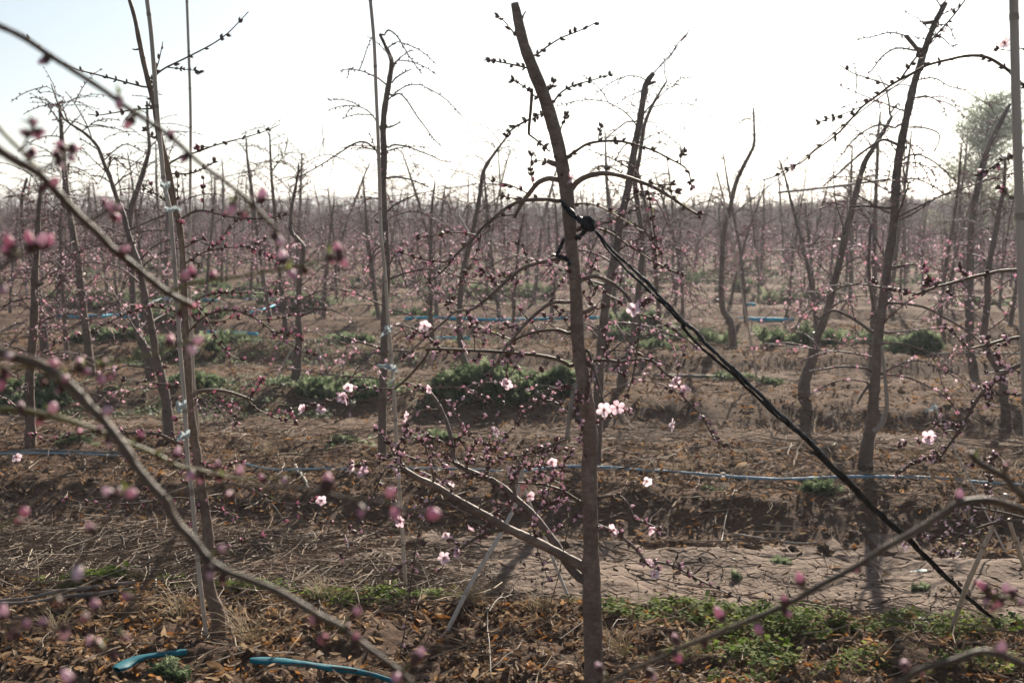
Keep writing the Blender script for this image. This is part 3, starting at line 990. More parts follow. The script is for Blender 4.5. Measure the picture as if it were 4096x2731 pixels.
big2 = MB_('H 1650,880 1560,780 1480,650 1370,500 1280,400 1180,310 1100,240 1000,190 880,140 800,90 E 780,1530 760,1400 720,1280 680,1200 620,1120 560,1090', 66, 18, dz=.35, buds=0, mat='bark_far', sides=12)
MB_('H 1180,380 1100,250 1040,190 920,180 860,185', 16, 8, parent=big2, name='twig', buds=.02)
MB_('H 1200,330 1190,220 1240,100 1280,0', 30, 22, parent=big2, name='twig', buds=.06, mat='bark_far')
MB_('H 900,150 780,80 640,70 560,90', 13, 8, parent=big2, name='twig', buds=.03)
MB_('E 680,1190 740,1180 800,1280 880,1390 960,1480', 11, 7, parent=big2, name='twig', buds=.028)
MB_('E 700,1240 600,1240 500,1260', 9, 6, parent=big2, name='twig', buds=.03)
MB_('E 780,1500 680,1440 540,1380', 10, 6, parent=big2, name='twig', buds=.02, cluster=.5)
MB_('E 790,1540 800,1430 850,1480 900,1560', 12, 9, parent=big2, name='twig', buds=.025)
MB_('H 870,130 890,40 E 900,1520 960,1440 1010,1500', 10, 7, parent=big2, name='twig', buds=.014, cluster=.6)
MB_('H 1010,180 1020,100 1000,10', 9, 6, parent=big2, name='twig', buds=.014, cluster=.6)
MB_('H 1170,300 1200,250 1160,130 1290,110', 9, 6, parent=big2, name='twig', buds=.016, cluster=.6)
MB_('H 1340,600 1320,540 1330,450', 9, 6, parent=big2, name='twig', buds=.016)
MB_('H 1350,580 1440,550 1510,525', 9, 6, parent=big2, name='twig', buds=.016, cluster=.6)
b = MB_('H 1680,385 1600,330 1500,270 1380,235 1180,220', 26, 11, dz=-.1, buds=.04)
MB_('H 1440,250 1380,300 1360,390 1420,370 1520,350', 9, 6, parent=b, name='twig', buds=.010, cluster=.7)
MB_('H 1430,240 1440,180 1470,160', 9, 6, parent=b, name='twig', buds=.012, cluster=.7)
MB_('H 1340,235 1320,180 1370,190', 9, 6, parent=b, name='twig', buds=.012, cluster=.6)
MB_('H 1500,270 1560,380 1640,490', 9, 6, parent=b, name='twig', buds=.03)
MB_('H 1500,250 1510,150 1550,40', 9, 6, parent=b, name='twig', buds=.018, cluster=.5)
MB_('H 1745,325 1880,310 1940,350 1980,420 2000,470 2100,500 2200,550', 26, 8, dz=-.1, buds=.03)
b = MB_('H 1730,500 1830,540 1930,600 2020,680 2080,750 2180,760 2300,790 I 0,780 200,890 350,960 520,1040', 30, 7, dz=-.12, buds=.03)
MB_('H 1930,600 1890,510 1900,470', 9, 6, parent=b, name='twig', buds=.016)
MB_('H 2060,740 2110,780 2150,800', 9, 7, parent=b, name='twig', buds=.008, cluster=.8)
MB_('H 1640,290 1580,430 1530,630 1490,840 1420,1080 1350,1350', 9, 6, depth0=3.72, dz=-.1, buds=0)
main.fine_twigs(26, 880, 1000, 1330, 1290)
main.fine_twigs(16, 940, 600, 1320, 900)
main.fine_twigs(12, 1340, 600, 1650, 1000)
main.fine_twigs(8, 1240, 300, 1600, 560, 50, 130)
main.flower('H 75,115 180,155 410,150 780,210 1160,150 1440,80 730,560 885,540 430,480 75,615 720,730 820,700 2080,205 1865,535 2095,530 2090,770 2125,840 1285,310')
main.flower('E 1795,1245 1885,1228', scale=1.25, face=(-.1, -1, .35))
main.flower('E 1995,570', scale=1.2, face=(-.2, -1, .2))
main.flower('E 510,895 670,875 590,685 45,1170 480,1285 1150,1060 630,1100 2270,1050 2330,1110 2245,1340 1060,1390 850,822 D 2045,1235 2150,1240 2310,1165 2340,1090')
main.flower('B 1575,1200')
main.finish()

# ---- the tree at the left with the bamboo stake
left = TracedTree('slim leaning peach tree tied to a tall bamboo stake, left foreground', 4.18,
    'A 870,0 905,120 935,270 965,420 1000,560 1035,700 1060,850 1085,970 1115,1090 1145,1220 1170,1370 1200,1470 D 1205,0 1225,150 1232,300 1240,500 1250,700 1262,900 1270,1100 1290,1300 1310,1460 G 1320,0 1340,150 1360,300 1385,450 1400,600 1400,750 1395,870 1420,980 1460,1090 1470,1200 1470,1370',
    [24, 26, 32, 34, 36, 36, 40, 44, 46, 46, 44, 44, 42, 42, 44, 46, 48, 50, 50, 54, 58, 60, 64, 68, 74, 76, 78, 86, 98, 102, 102], seed=5, sides=16, max_buds=260)
LB = left.branch
LB('A 1010,535 1100,465 1210,410 1330,350 1440,290 1530,225 1600,155 1670,80', 14, 6, buds=.045)
LB('A 985,590 850,555 700,515 600,490 510,465 370,400 240,310 150,230', 13, 6, buds=.045)
LB('A 1015,730 900,738 760,760 660,775 590,768', 11, 6, buds=.04)
LB('A 1135,1100 1220,1055 1330,1020 1440,980 1550,950 1680,915 1800,875 1880,838', 14, 5, buds=.045)
LB('A 1150,1170 1280,1165 1380,1125 1450,1080', 12, 7, buds=.018)
LB('A 1010,560 1045,480 1070,400 1095,280', 9, 6, buds=.02)
LB('A 1170,1370 1190,1330 1195,1180', 9, 6, buds=.025)
LB('A 1160,1360 1110,1350 1050,1310 955,1255', 12, 7, buds=.018, cluster=.5)
LB('A 935,330 910,335 890,330', 14, 8, buds=0)
LB('A 1205,1480 1290,1430 1370,1415 1450,1435 1560,1460 1700,1470 1850,1460 1950,1440', 15, 8, buds=.03)
LB('D 1230,270 1310,215 1400,175 1500,155 1640,145 1770,125', 14, 7, buds=.025)
LB('D 1225,160 1300,120 1360,90', 11, 7, buds=.02)
LB('D 1245,560 1330,500 1390,470 1500,455 1650,455 1780,465 1860,455', 14, 7, buds=.03)
LB('D 1255,735 1320,660 1400,600 1500,575 1600,580 1700,620 1780,670 1860,740 1960,810 2060,860 2200,895', 16, 6, buds=.024)
LB('D 1245,600 1100,560 1000,550 900,575 800,620 700,670 600,720 480,765 350,795', 15, 6, buds=.03)
LB('D 1245,520 1310,545 1390,640 1440,730 1500,820 1560,880 1635,910', 12, 7, buds=.03)
b = LB('D 1268,1175 1320,1125 1400,1110 1500,1115 1600,1140 1700,1180', 32, 14, buds=0)
LB('D 1680,1160 1720,1110 1770,1020', 11, 8, parent=b, name='twig', buds=.013, cluster=.6)
LB('D 1650,1160 1720,1230 1800,1270 1900,1310 2000,1325', 10, 6, parent=b, name='twig', buds=.024)
LB('D 1295,1500 1170,1450 1080,1410 960,1395 820,1400 600,1390 480,1410 320,1450 200,1390', 22, 6, buds=.03)
LB('D 1262,1090 1210,1085 1080,1065 900,1050 800,1030', 10, 6, buds=.035)
LB('D 1258,880 1210,770 1190,660 1080,660', 11, 7, buds=.018, cluster=.5)
LB('G 1350,330 1300,330 1180,325 1050,345 900,360 700,365 550,355 390,310', 14, 6, buds=.06)
LB('G 1350,250 1390,260 1500,225 1620,245 1750,300 1850,390 1910,490', 15, 7, buds=.06)
LB('G 1620,245 1800,310 1950,400 2100,470 2352,520', 10, 6, buds=.03)
LB('G 1345,100 1420,130 1500,110 1640,80', 13, 7, buds=.02, cluster=.5)
LB('G 1400,700 1480,650 1600,620 1780,580', 12, 7, buds=.07)
LB('G 1360,300 1330,400 1260,520 1210,600', 8, 5, buds=.02)
LB('G 1345,130 1240,220 1200,120 1100,60', 9, 5, buds=.03)
left.fine_twigs(16, 250, 560, 720, 960)
left.fine_twigs(10, 200, 960, 700, 1250)
left.fine_twigs(8, 330, 150, 560, 560, 50, 140)
left.flower('G 2160,340 105,45')
left.finish()

# ---- tree just outside the frame at the right: its limbs reach into the picture
rt = TracedTree('peach tree at the right edge whose long arching limb crosses the sky', 3.62, None, None,
    trunk_world=[(1.56, 3.62, 2.1), (1.57, 3.62, 1.5), (1.55, 3.6, 1.0), (1.58, 3.61, .5), (1.57, 3.6, 0.0)], trunk_rad=[.016, .024, .028, .032, .038], seed=8, max_buds=300)
RW = lambda z: (1.56, 3.61, z)
def RB(s, d0, d1, z, **kw):
    return rt.branch(s, d0, d1, depth0=kw.pop('depth0', 3.6), from_world=RW(z) if z else None, snap=False, **kw)
b = RB('C 2330,560 2260,485 2200,440 2100,385 1980,375 1850,400 1700,440 1600,495 1470,565 1370,640 1270,715 1200,790 1130,870 1050,940 950,1010 860,1090 770,1130 690,1180 600,1210', 24, 7, 1.65, buds=.032, dz=.15)
rb = rt.branch
rb('C 1520,535 1640,370 1740,260 1850,140 1950,10 2000,-80', 14, 10, parent=b, name='twig', buds=.025)
rb('C 1450,575 1300,525 1200,490 1115,440', 11, 7, parent=b, name='twig', buds=.04)
rb('C 1290,705 1130,770 970,820', 9, 6, parent=b, name='twig', buds=.03)
RB('C 2420,960 2260,1050 2170,1100 2060,1180', 12, 8, 1.45, buds=.012, cluster=.6)
RB('C 2420,1340 2290,1330 2230,1300 2180,1260', 11, 8, 1.35, buds=.010, cluster=.7)
RB('C 2440,420 2350,330 2250,340 2150,325', 10, 7, 1.8, buds=.03)
b = RB('F 2420,310 2320,305 2200,310 2080,335 1970,360 1850,395 1740,425 1600,475', 30, 16, .95, buds=.06)
rb('F 1760,415 1700,330 1660,270', 10, 8, parent=b, name='twig', buds=.010, cluster=.7)
rb('F 1640,455 1500,445 1400,410 1340,370', 10, 7, parent=b, name='twig', buds=.014, cluster=.6)
rb('F 1970,350 1930,310 1910,260', 9, 7, parent=b, name='twig', buds=.008, cluster=.8)
rb('F 1760,415 1690,400', 9, 7, parent=b, name='twig', buds=.008, cluster=.8)
b = RB('F 2440,740 2352,750 2230,770 2120,800 1980,835', 25, 16, .68, buds=.08)
rb('F 1985,830 1900,750 1810,670', 10, 7, parent=b, name='twig', buds=.016, cluster=.6)
rb('F 2130,795 2090,740', 8, 6, parent=b, name='twig', buds=.02)
b = RB('F 2440,890 2352,930 2240,980 2130,1070 2040,1170 1980,1270 1930,1360 1860,1460 1790,1560 I 1750,90', 36, 14, .62, buds=.03, cluster=.6)
rb('F 2240,975 2190,920 2170,880', 9, 7, parent=b, name='twig', buds=.008, cluster=.8)
rb('F 2110,1080 2160,1040 2230,1050', 9, 7, parent=b, name='twig', buds=.007, cluster=.8)
rb('F 2060,1150 2110,1150 2120,1220', 9, 7, parent=b, name='twig', buds=.010, cluster=.7)
rb('F 1925,1355 1860,1340 1820,1330', 9, 7, parent=b, name='twig', buds=.008, cluster=.8)
rb('F 1880,1380 1830,1385 1730,1430 1600,1460 1520,1475', 9, 6, parent=b, name='twig', buds=.03)
rb('F 1790,1545 1730,1570 I 1650,80 1500,160', 9, 5, parent=b, name='twig', buds=.012, cluster=.6)
RB('F 2440,1145 2352,1140 2200,1135 2080,1140', 18, 12, .6, buds=.05)
b = RB('I 2440,500 2352,480 2200,480 2000,540 1880,590 1720,610', 24, 12, .45, buds=.05)
rb('I 1880,585 1840,540 1850,510', 8, 6, parent=b, name='twig', buds=.012)
rb('I 1780,605 1700,580 1640,570', 8, 6, parent=b, name='twig', buds=.015)
rb('I 2080,520 1950,660 1830,710 1760,690', 8, 6, parent=b, name='twig', buds=.014)
b = RB('I 2440,500 2352,460 2200,420 2000,385 1900,380', 20, 10, .45, buds=.06)
rb('I 2240,425 2150,470 2070,520 1990,620', 8, 6, parent=b, name='twig', buds=.02)
rb('I 2120,400 2110,260 2130,100 2160,30', 10, 7, parent=b, name='twig', buds=.012, cluster=.6)
rb('I 1990,385 1880,450 1760,490', 8, 5, parent=b, name='twig', buds=.014)
rt.fine_twigs(14, 1950, 600, 2352, 1300, 50, 140)
rt.flower('F 1710,1425', scale=1.25, face=(-.15, -1, .15))
rt.flower('I 1540,640')
rt.flower('C 2225,290', scale=1.1)
rt.finish()

# ------------------------------------------------------------------ out-of-focus trees beside the camera
fl = TracedTree('blurred peach tree beside the camera at left, limbs strung with pink buds', 1.0, None, None,
    trunk_world=[(-.78, .98, 2.2), (-.76, 1.0, 1.6), (-.77, 1.0, 1.1), (-.75, .99, .5), (-.76, 1.0, 0)], trunk_rad=[.014, .02, .024, .028, .034],
    group='peach trees beside the camera', seed=11, max_buds=300, twig_sides=12)
def FB(s, d0, d1, z, y=1.0, dz=0.05, mat=None, **kw):
    return fl.branch(s, d0, d1, dz=dz, depth0=y, from_world=(-.765, 1.0, z) if z else None, snap=False, buds=kw.pop('buds', 0), mat=mat or 'twig', **kw)
FB('A -60,150 150,250 330,370 500,480 700,610 850,720 1000,820 1150,920 1280,1040 1400,1140 1540,1240 1680,1360 1800,1480 1850,1540 D 1845,60', 42, 28, 1.45, 1.02, .05)
FB('A -60,970 100,1080 250,1160 380,1290 480,1400 580,1500 650,1560 D 750,160 880,260 1000,360 1100,440 1220,510 1290,540', 62, 44, 1.25, 1.0, .1)
fl.branch('D 1140,450 1300,390 1500,365 1700,330 1850,300 2000,280 2130,245 2270,200', 24, 15, dz=.0, buds=0, mat='shoot')
FB('A -60,800 60,930 130,1000 200,1080 260,1130', 32, 24, 1.3, 1.0, .02, 'shoot')
fl.branch('A 260,1140 350,1110 450,1050', 22, 16, buds=0, mat='twig')
fl.branch('A 150,1000 185,930 225,840', 20, 14, buds=0, mat='twig')
fl.branch('A 590,1485 650,1460 720,1420', 16, 12, buds=0, mat='shoot')
FB('D -60,330 0,290 100,220 200,180', 36, 22, 1.15, .95, .02)
FB('D -60,830 100,890 250,930 380,1010 500,1110 600,1220 680,1300 760,1400 850,1520 880,1567 G 900,100 980,200 1060,290 1120,350 1150,430 1200,510 1280,590 1350,680 1420,760 1500,810 1600,850 1740,900 1880,960 2000,1030 2150,1120 H 25,1190 150,1290 300,1400 420,1490 520,1590', 76, 42, 1.05, .96, -.06)
fl.branch('G 1110,300 1250,280 1400,260 1500,235 1700,245 1900,250 2100,270 2330,330 H 60,320 300,350 450,400 600,420', 30, 16, dz=-.06, buds=0, mat='twig')
FB('D -60,1235 150,1245 300,1275 450,1310 600,1360 750,1420 900,1480 1050,1540 G 1200,110 1350,140 1500,180 1650,200 1800,195 1900,180 1980,140', 42, 16, .98, 1.02, .12, 'shoot')
FB('D -60,945 100,955 300,960 450,990 560,980 700,930 1000,870 1250,800', 22, 14, 1.0, .97, .05, 'shoot')
fl.branch('D 480,985 600,1000 740,1015', 16, 12, buds=0, mat='twig')
fl.branch('G 800,290 760,400 700,500 620,600 520,800 430,930 330,1020 200,1120 -20,1200', 30, 22, dz=-.02, buds=0, depth0=.86, mat='twig')
FB('G -60,1180 60,1190 160,1180 300,1170 420,1200 560,1150 640,1080', 24, 14, .75, .84, .0, 'twig')
fl.branch('G 1190,540 1080,740 950,940 850,1100 800,1200 700,1350 600,1500 480,1590', 30, 20, dz=-.08, buds=0, depth0=.92, mat='twig')
FB('G -60,560 60,480 150,430', 26, 18, .85, .9, .0, 'shoot')
fl.big_bud('A 290,410 800,690 870,820 1150,900 1235,1070 1640,1440 1560,1400', .95)
fl.big_bud('A 1760,1310', 1.3)
fl.big_bud('D 1865,100', 1.2)
fl.big_bud('A 160,890 225,820 245,905 280,885 210,1030 410,980 490,1000 380,1040 410,1110 485,1065 370,1220 280,1270 700,1350 760,1400 800,1395 770,1460 735,1380', .95)
fl.big_bud('D 190,80 50,180 210,130 270,110 60,110 310,120 20,430 1290,310 1430,335 1245,340 1900,220 1960,330 2050,310 2270,160 2230,240 2300,240 1290,540 1205,600 855,160 830,170', .95)
fl.big_bud('D 355,930 530,940 580,980 695,930 750,1015 680,1040 440,1030 290,1050 400,1100 60,880 40,1000 1290,830 1330,775 1140,780 355,1230 140,1220 270,1310 530,1380 670,1370 720,1250 730,1470 945,1420 10,1060', .95)
fl.big_bud('G 1190,20 1460,90 1610,140 1280,170 1350,195 1470,185 1760,190 1910,205 1060,55', .9)
fl.big_bud('G 1545,310 2200,220', 1.25)
fl.big_bud('G 790,270 730,290 880,290 605,520 525,820 385,1020 640,1040 570,1130 180,1170 20,1090 430,1220 850,985 840,1270 660,1310 770,1380 460,1530 290,1160 165,415 130,480 100,1240 620,1290', .92)
fl.big_bud('G 1490,660 1410,830 1495,880 2120,1140 2180,1260 2330,1200', 1.05)
fl.big_bud('H 130,1090 130,1250 400,1530 160,420 390,420 640,430 360,285', 1.0)
fl.big_bud('H 545,1380', 1.3)
fl.finish()

fr = TracedTree('blurred peach tree beside the camera at right, long limb sweeping the lower corner', 1.15, None, None,
    trunk_world=[(.98, 1.2, 2.0), (.97, 1.2, 1.4), (.99, 1.2, .9), (.97, 1.2, .4), (.98, 1.2, 0)], trunk_rad=[.015, .02, .025, .03, .035],
    group='peach trees beside the camera', seed=13, max_buds=200, twig_sides=12)
def RFB(s, d0, d1, z, y=1.15, dz=0.0, mat='twig'):
    return fr.branch(s, d0, d1, dz=dz, depth0=y, from_world=(.975, 1.2, z) if z else None, snap=False, buds=0, mat=mat)
RFB('I 2420,440 2352,410 2200,360 2080,340 1900,370 1750,470 1550,590 1400,670 1250,770 1100,850 950,930 800,1020 600,1110 400,1190 200,1270 0,1350 H 2200,1390 2050,1450 1900,1520 1780,1590', 54, 30, .9, 1.15, .0)
RFB('I 2440,420 2352,320 2270,240 2230,190 2100,120 2040,80 2000,40', 62, 40, .92, 1.12, .0)
fr.branch('I 2215,200 2225,150 2220,110', 34, 26, buds=0, mat='twig')
RFB('I 2440,1480 2352,1440 2200,1380 2050,1360 1870,1420 1650,1480 1480,1590', 54, 40, .55, 1.0, .0)
RFB('I 2440,1000 2352,1030 2250,1000 2170,980 2090,930', 26, 16, .72, 1.1, .0, 'shoot')
fr.big_bud('I 850,870 745,1010 765,1100 565,1200 310,1110 205,1310 1245,810 1920,310 2000,35 2225,110', 1.05)
fr.big_bud('I 2080,920 2110,940 2230,930 2280,950 2150,970 2190,1020 2140,1060 2330,1020 2100,1010 10,1270 20,1390 1550,1450 1660,1490 2200,1330', .95)
fr.big_bud('H 1760,1460 2110,1510 2270,1270', 1.05)
fr.finish()

# ------------------------------------------------------------------ procedural peach trees
def proto_bud_small():
    mb = MB(); l, w = .019, .0056
    mb.add([(w, 0, l * .4), (-w * .5, w * .86, l * .4), (-w * .5, -w * .86, l * .4), (0, 0, 0), (0, 0, l)],
           [(0, 1, 4), (1, 2, 4), (2, 0, 4), (1, 0, 3), (2, 1, 3), (0, 2, 3)])
    return mb
def proto_blossom(R=.02):
    mb = MB()
    for k in range(5):
        a = k * 2 * math.pi / 5
        c, s = math.cos(a), math.sin(a)
        q = .42
        mb.add([(0, 0, 0), (R * .62 * math.cos(a - q * 1.15), R * .62 * math.sin(a - q * 1.15), R * .3), (R * c, R * s, R * .42), (R * .62 * math.cos(a + q * 1.15), R * .62 * math.sin(a + q * 1.15), R * .3)], [(0, 1, 2, 3)])
    return mb
PB, PF = proto_bud_small(), proto_blossom()

def gen_branches(r, trunk, trad, nb, lo, density=1.0, reach=1.0):
    """list of branches, each a list of (pts, r0, r1); trunk from base to top, local"""
    seg = np.linalg.norm(np.diff(trunk, axis=0), axis=1)
    L = np.concatenate([[0], np.cumsum(seg)]); H = L[-1]
    out = []
    for i in range(nb):
        f = lo + (1 - lo) * (i + r.uniform(0, 1)) / nb
        h = f * H
        k = min(max(np.searchsorted(L, h), 1), len(L) - 1)
        t = (h - L[k - 1]) / max(L[k] - L[k - 1], 1e-6)
        p = trunk[k - 1] * (1 - t) + trunk[k] * t
        rt_ = np.interp(h, L, trad)
        az = i * 2.4 + r.uniform(-.7, .7)
        length = reach * (r.uniform(.4, .8) if f < .6 else r.uniform(.12, .42))
        el = r.uniform(.1, .9) if f < .7 else r.uniform(.2, 1.1)
        droop = r.uniform(.12, .42) * (1.0 if r.random() < .75 else .1)
        n = 8
        d = np.array([math.cos(az) * math.cos(el), math.sin(az) * math.cos(el), math.sin(el)])
        pts = [p]
        for s in range(n):
            d = d + np.array([r.uniform(-.14, .14), r.uniform(-.14, .14), -droop * 1.1 * (s / n + .25) + r.uniform(-.1, .1)])
            d /= np.linalg.norm(d)
            pts.append(pts[-1] + d * length / n)
        pts = np.array(pts)
        r0 = min(rt_ * .45, .003 + .005 * length * r.uniform(.6, 1.5))
        items = [(pts, r0, .0022)]
        for _ in range(r.randint(3, 5) if length > .4 else r.randint(1, 3)):
            j = r.randrange(2, n)
            a2 = r.uniform(0, 6.28)
            dd = (pts[j] - pts[j - 1]); dd /= np.linalg.norm(dd)
            d2 = dd * .7 + np.array([math.cos(a2) * .8, math.sin(a2) * .8, r.uniform(-.3, .6)])
            d2 /= np.linalg.norm(d2)
            l2 = r.uniform(.12, .34)
            q = [pts[j]]
            for s in range(4):
                d2 = d2 + np.array([r.uniform(-.12, .12), r.uniform(-.12, .12), -.16])
                d2 /= np.linalg.norm(d2)
                q.append(q[-1] + d2 * l2 / 4)
            items.append((np.array(q), .0034, .0020))
        out.append(items)
    return out

def dots(r, items, gap, pink_p):
    """bud and blossom positions along shoots"""
    bp, bd, fp = [], [], []
    for pts, r0, r1 in items:
        seg = np.linalg.norm(np.diff(pts, axis=0), axis=1); L = np.concatenate([[0], np.cumsum(seg)])
        d = .05
        while d < L[-1]:
            k = min(max(np.searchsorted(L, d), 1), len(L) - 1)
            t = (d - L[k - 1]) / (L[k] - L[k - 1])
            p = pts[k - 1] * (1 - t) + pts[k] * t
            low = p[2] < 1.2
            if low and r.random() < pink_p:
                fp.append(p + np.array([r.uniform(-.008, .008), r.uniform(-.008, .008), r.uniform(-.006, .01)]))
            else:
                tn = (pts[k] - pts[k - 1]) / (L[k] - L[k - 1])
                v = tn * .8 + np.array([r.uniform(-1, 1), r.uniform(-1, 1), r.uniform(-.7, 1)])
                bp.append(p); bd.append(v / np.linalg.norm(v))
            d += gap * r.uniform(.5, 1.6)
    return bp, bd, fp

def rot_to(dirs):
    return np.array([np.array(Vector(d).to_track_quat('Z', 'Y').to_matrix()) for d in dirs]).reshape(-1, 3, 3)

def dot_mesh(name, proto, mat, pos, dirs, smin, smax):
    pos = np.array(pos); n = len(pos)
    return scatter(name, [proto], [mat], pos, rot_to(dirs), nrg.uniform(smin, smax, n), np.zeros(n, int))

def rand_dirs(r, n):
    out = []
    for _ in range(n):
        v = np.array([r.gauss(0, 1), r.gauss(0, 1) - .4, r.gauss(0, 1) + .3]); out.append(v / np.linalg.norm(v))
    return out

def rand_trunk(r, H, lean):
    n = 9
    pts = [np.zeros(3)]
    a = r.uniform(0, 6.28)
    d = np.array([r.uniform(-.12, .12), r.uniform(-.12, .12), 1.0])
    for i in range(n):
        d = d + np.array([r.uniform(-.065, .065) + lean[0] * .022, r.uniform(-.065, .065) + lean[1] * .02, 0]); d /= np.linalg.norm(d)
        pts.append(pts[-1] + d * H / n)
    return np.array(pts)

def midtree_parts(r, trunk, trad, nb, detailed, sides, gap, pink_p, lo=.16, reach=1.0):
    """meshes for a procedural tree: trunk, branches (one mesh or many), buds, blossoms"""
    tb = MB()
    sp = smooth_path(trunk, 3)
    rr = np.interp(np.linspace(0, 1, len(sp)), np.linspace(0, 1, len(trad)), trad)
    rr = rr * (1 + np.array([r.uniform(-.09, .09) for _ in rr]))
    sp[0] = sp[0] - np.array([0, 0, .06])
    tube(tb, sp, rr, max(5, sides + 2), 0, .06)
    # stubs of pruned limbs
    for _ in range(5):
        i = r.randrange(4, len(sp) - 2); a = r.uniform(0, 6.28)
        v = np.array([math.cos(a), math.sin(a), .5]) * rr[i]
        tube(tb, np.array([sp[i], sp[i] + v * r.uniform(1.4, 2.4)]), [rr[i] * .6, rr[i] * .4], 5)
    brs = gen_branches(r, sp, rr, nb, lo, 1, reach)
    bms, bp, bd, fp = [], [], [], []
    whole = MB()
    for items in brs:
        mb = MB() if detailed else whole
        for pts, r0, r1 in items:
            q = smooth_path(pts, 2) if detailed else pts
            tube(mb, q, np.linspace(r0, r1, len(q)), sides, 0, 0, False)
        if detailed: bms.append(mb)
        a, b_, c = dots(r, items, gap, pink_p)
        bp += a; bd += b_; fp += c
    if not detailed: bms = [whole]
    return tb, bms, bp, bd, fp

def build_mid(label, base, trunk, trad, seed, nb=24, group='peach trees in the rows behind', extra=None, sides=5, pink=.30, lo=.16, reach=1.0, skip=None):
    r = random.Random(seed)
    nb += 8
    base = np.array(base, float); base[2] = tz(base[0], base[1])
    root = empty('peach_tree', base, label, 'tree', group)
    tb, bms, bp, bd, fp = midtree_parts(r, trunk, trad, nb, True, sides, .03, pink, lo, reach)
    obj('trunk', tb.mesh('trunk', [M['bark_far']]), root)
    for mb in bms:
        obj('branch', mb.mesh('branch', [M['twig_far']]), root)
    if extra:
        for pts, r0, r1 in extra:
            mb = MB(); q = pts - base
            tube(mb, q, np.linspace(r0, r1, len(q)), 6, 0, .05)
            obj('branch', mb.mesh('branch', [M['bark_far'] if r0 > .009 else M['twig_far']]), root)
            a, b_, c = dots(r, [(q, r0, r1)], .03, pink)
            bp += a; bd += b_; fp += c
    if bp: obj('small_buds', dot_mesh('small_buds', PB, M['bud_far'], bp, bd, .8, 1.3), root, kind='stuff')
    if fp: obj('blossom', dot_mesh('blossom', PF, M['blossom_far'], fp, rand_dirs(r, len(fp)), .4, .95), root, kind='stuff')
    return root

def traced_mid(label, Y, s, dm, seed, nb, branches=(), **kw):
    px = smooth_path(trace(s), 2)[::-1]
    W = np.array([P(a, b, Y) for a, b in px])
    td = np.interp(np.linspace(0, 1, len(px)), np.linspace(0, 1, len(dm)), dm)[::-1]
    rad = td * .59524 / FPX * Y / 2
    base = W[0].copy()
    r = random.Random(seed)
    W[:, 1] += np.linspace(0, r.uniform(-.15, .15), len(W))
    ex = []
    regp, regw = list(px), list(W)
    for (bs, d0, d1) in branches:
        bp = smooth_path(trace(bs), 4)
        A = np.array(regp); i = int(np.argmin(np.hypot(A[:, 0] - bp[0][0], A[:, 1] - bp[0][1])))
        y0 = regw[i][1]
        Lr = np.hypot(*np.diff(bp, axis=0).T).sum() / FPX * Y
        dz = r.uniform(-.4, .4) * Lr
        BW = np.array([P(a, b, y0 + dz * t) for (a, b), t in zip(bp, np.linspace(0, 1, len(bp)))])
        BW[0] = regw[i]
        regp += list(bp); regw += list(BW)
        k = .59524 / FPX * Y / 2
        ex.append((BW, d0 * k, d1 * k))
    gz = tz(base[0], base[1])
    base[2] = gz
    return build_mid(label, base, W - base, rad, seed, nb, extra=ex, **kw)

traced_mid('peach tree with a bare hooked top behind the stake left of centre', 7.5,
    'B 305,255 345,340 380,430 370,520 350,630 330,750 320,900 325,1050 315,1200 320,1350 E 325,0 340,300 325,600 320,850 310,1100 305,1300 305,1567', [20, 30, 36, 40, 44, 48, 52, 54, 56, 60, 64], 31, 9,
    [('B 310,250 345,205 400,240 450,320 500,400 565,490', 12, 6), ('B 360,660 420,630 480,690 530,770 590,850 640,920 700,985', 12, 6),
     ('B 340,1000 380,975 470,985 550,1015 640,1050 700,1080 760,1090', 14, 6), ('B 320,1060 270,1015 200,960 130,960 60,1000 0,1040 -110,1110 -250,1190', 16, 7),
     ('B 330,1200 400,1190 500,1210 620,1260', 16, 8), ('B 330,1430 400,1370 530,1310', 14, 8), ('B 370,560 390,530 450,490 490,470', 12, 7),
     ('E 310,830 200,800 100,770 0,730', 18, 10), ('E 330,845 500,850 600,900', 14, 8), ('E 335,670 500,690 640,780', 14, 8), ('E 340,560 480,600 550,650', 12, 8),
     ('B 330,860 370,850 430,820', 16, 8), ('E 330,120 250,180 200,300', 12, 7), ('E 330,320 400,200 470,420', 12, 7)], lo=.15)
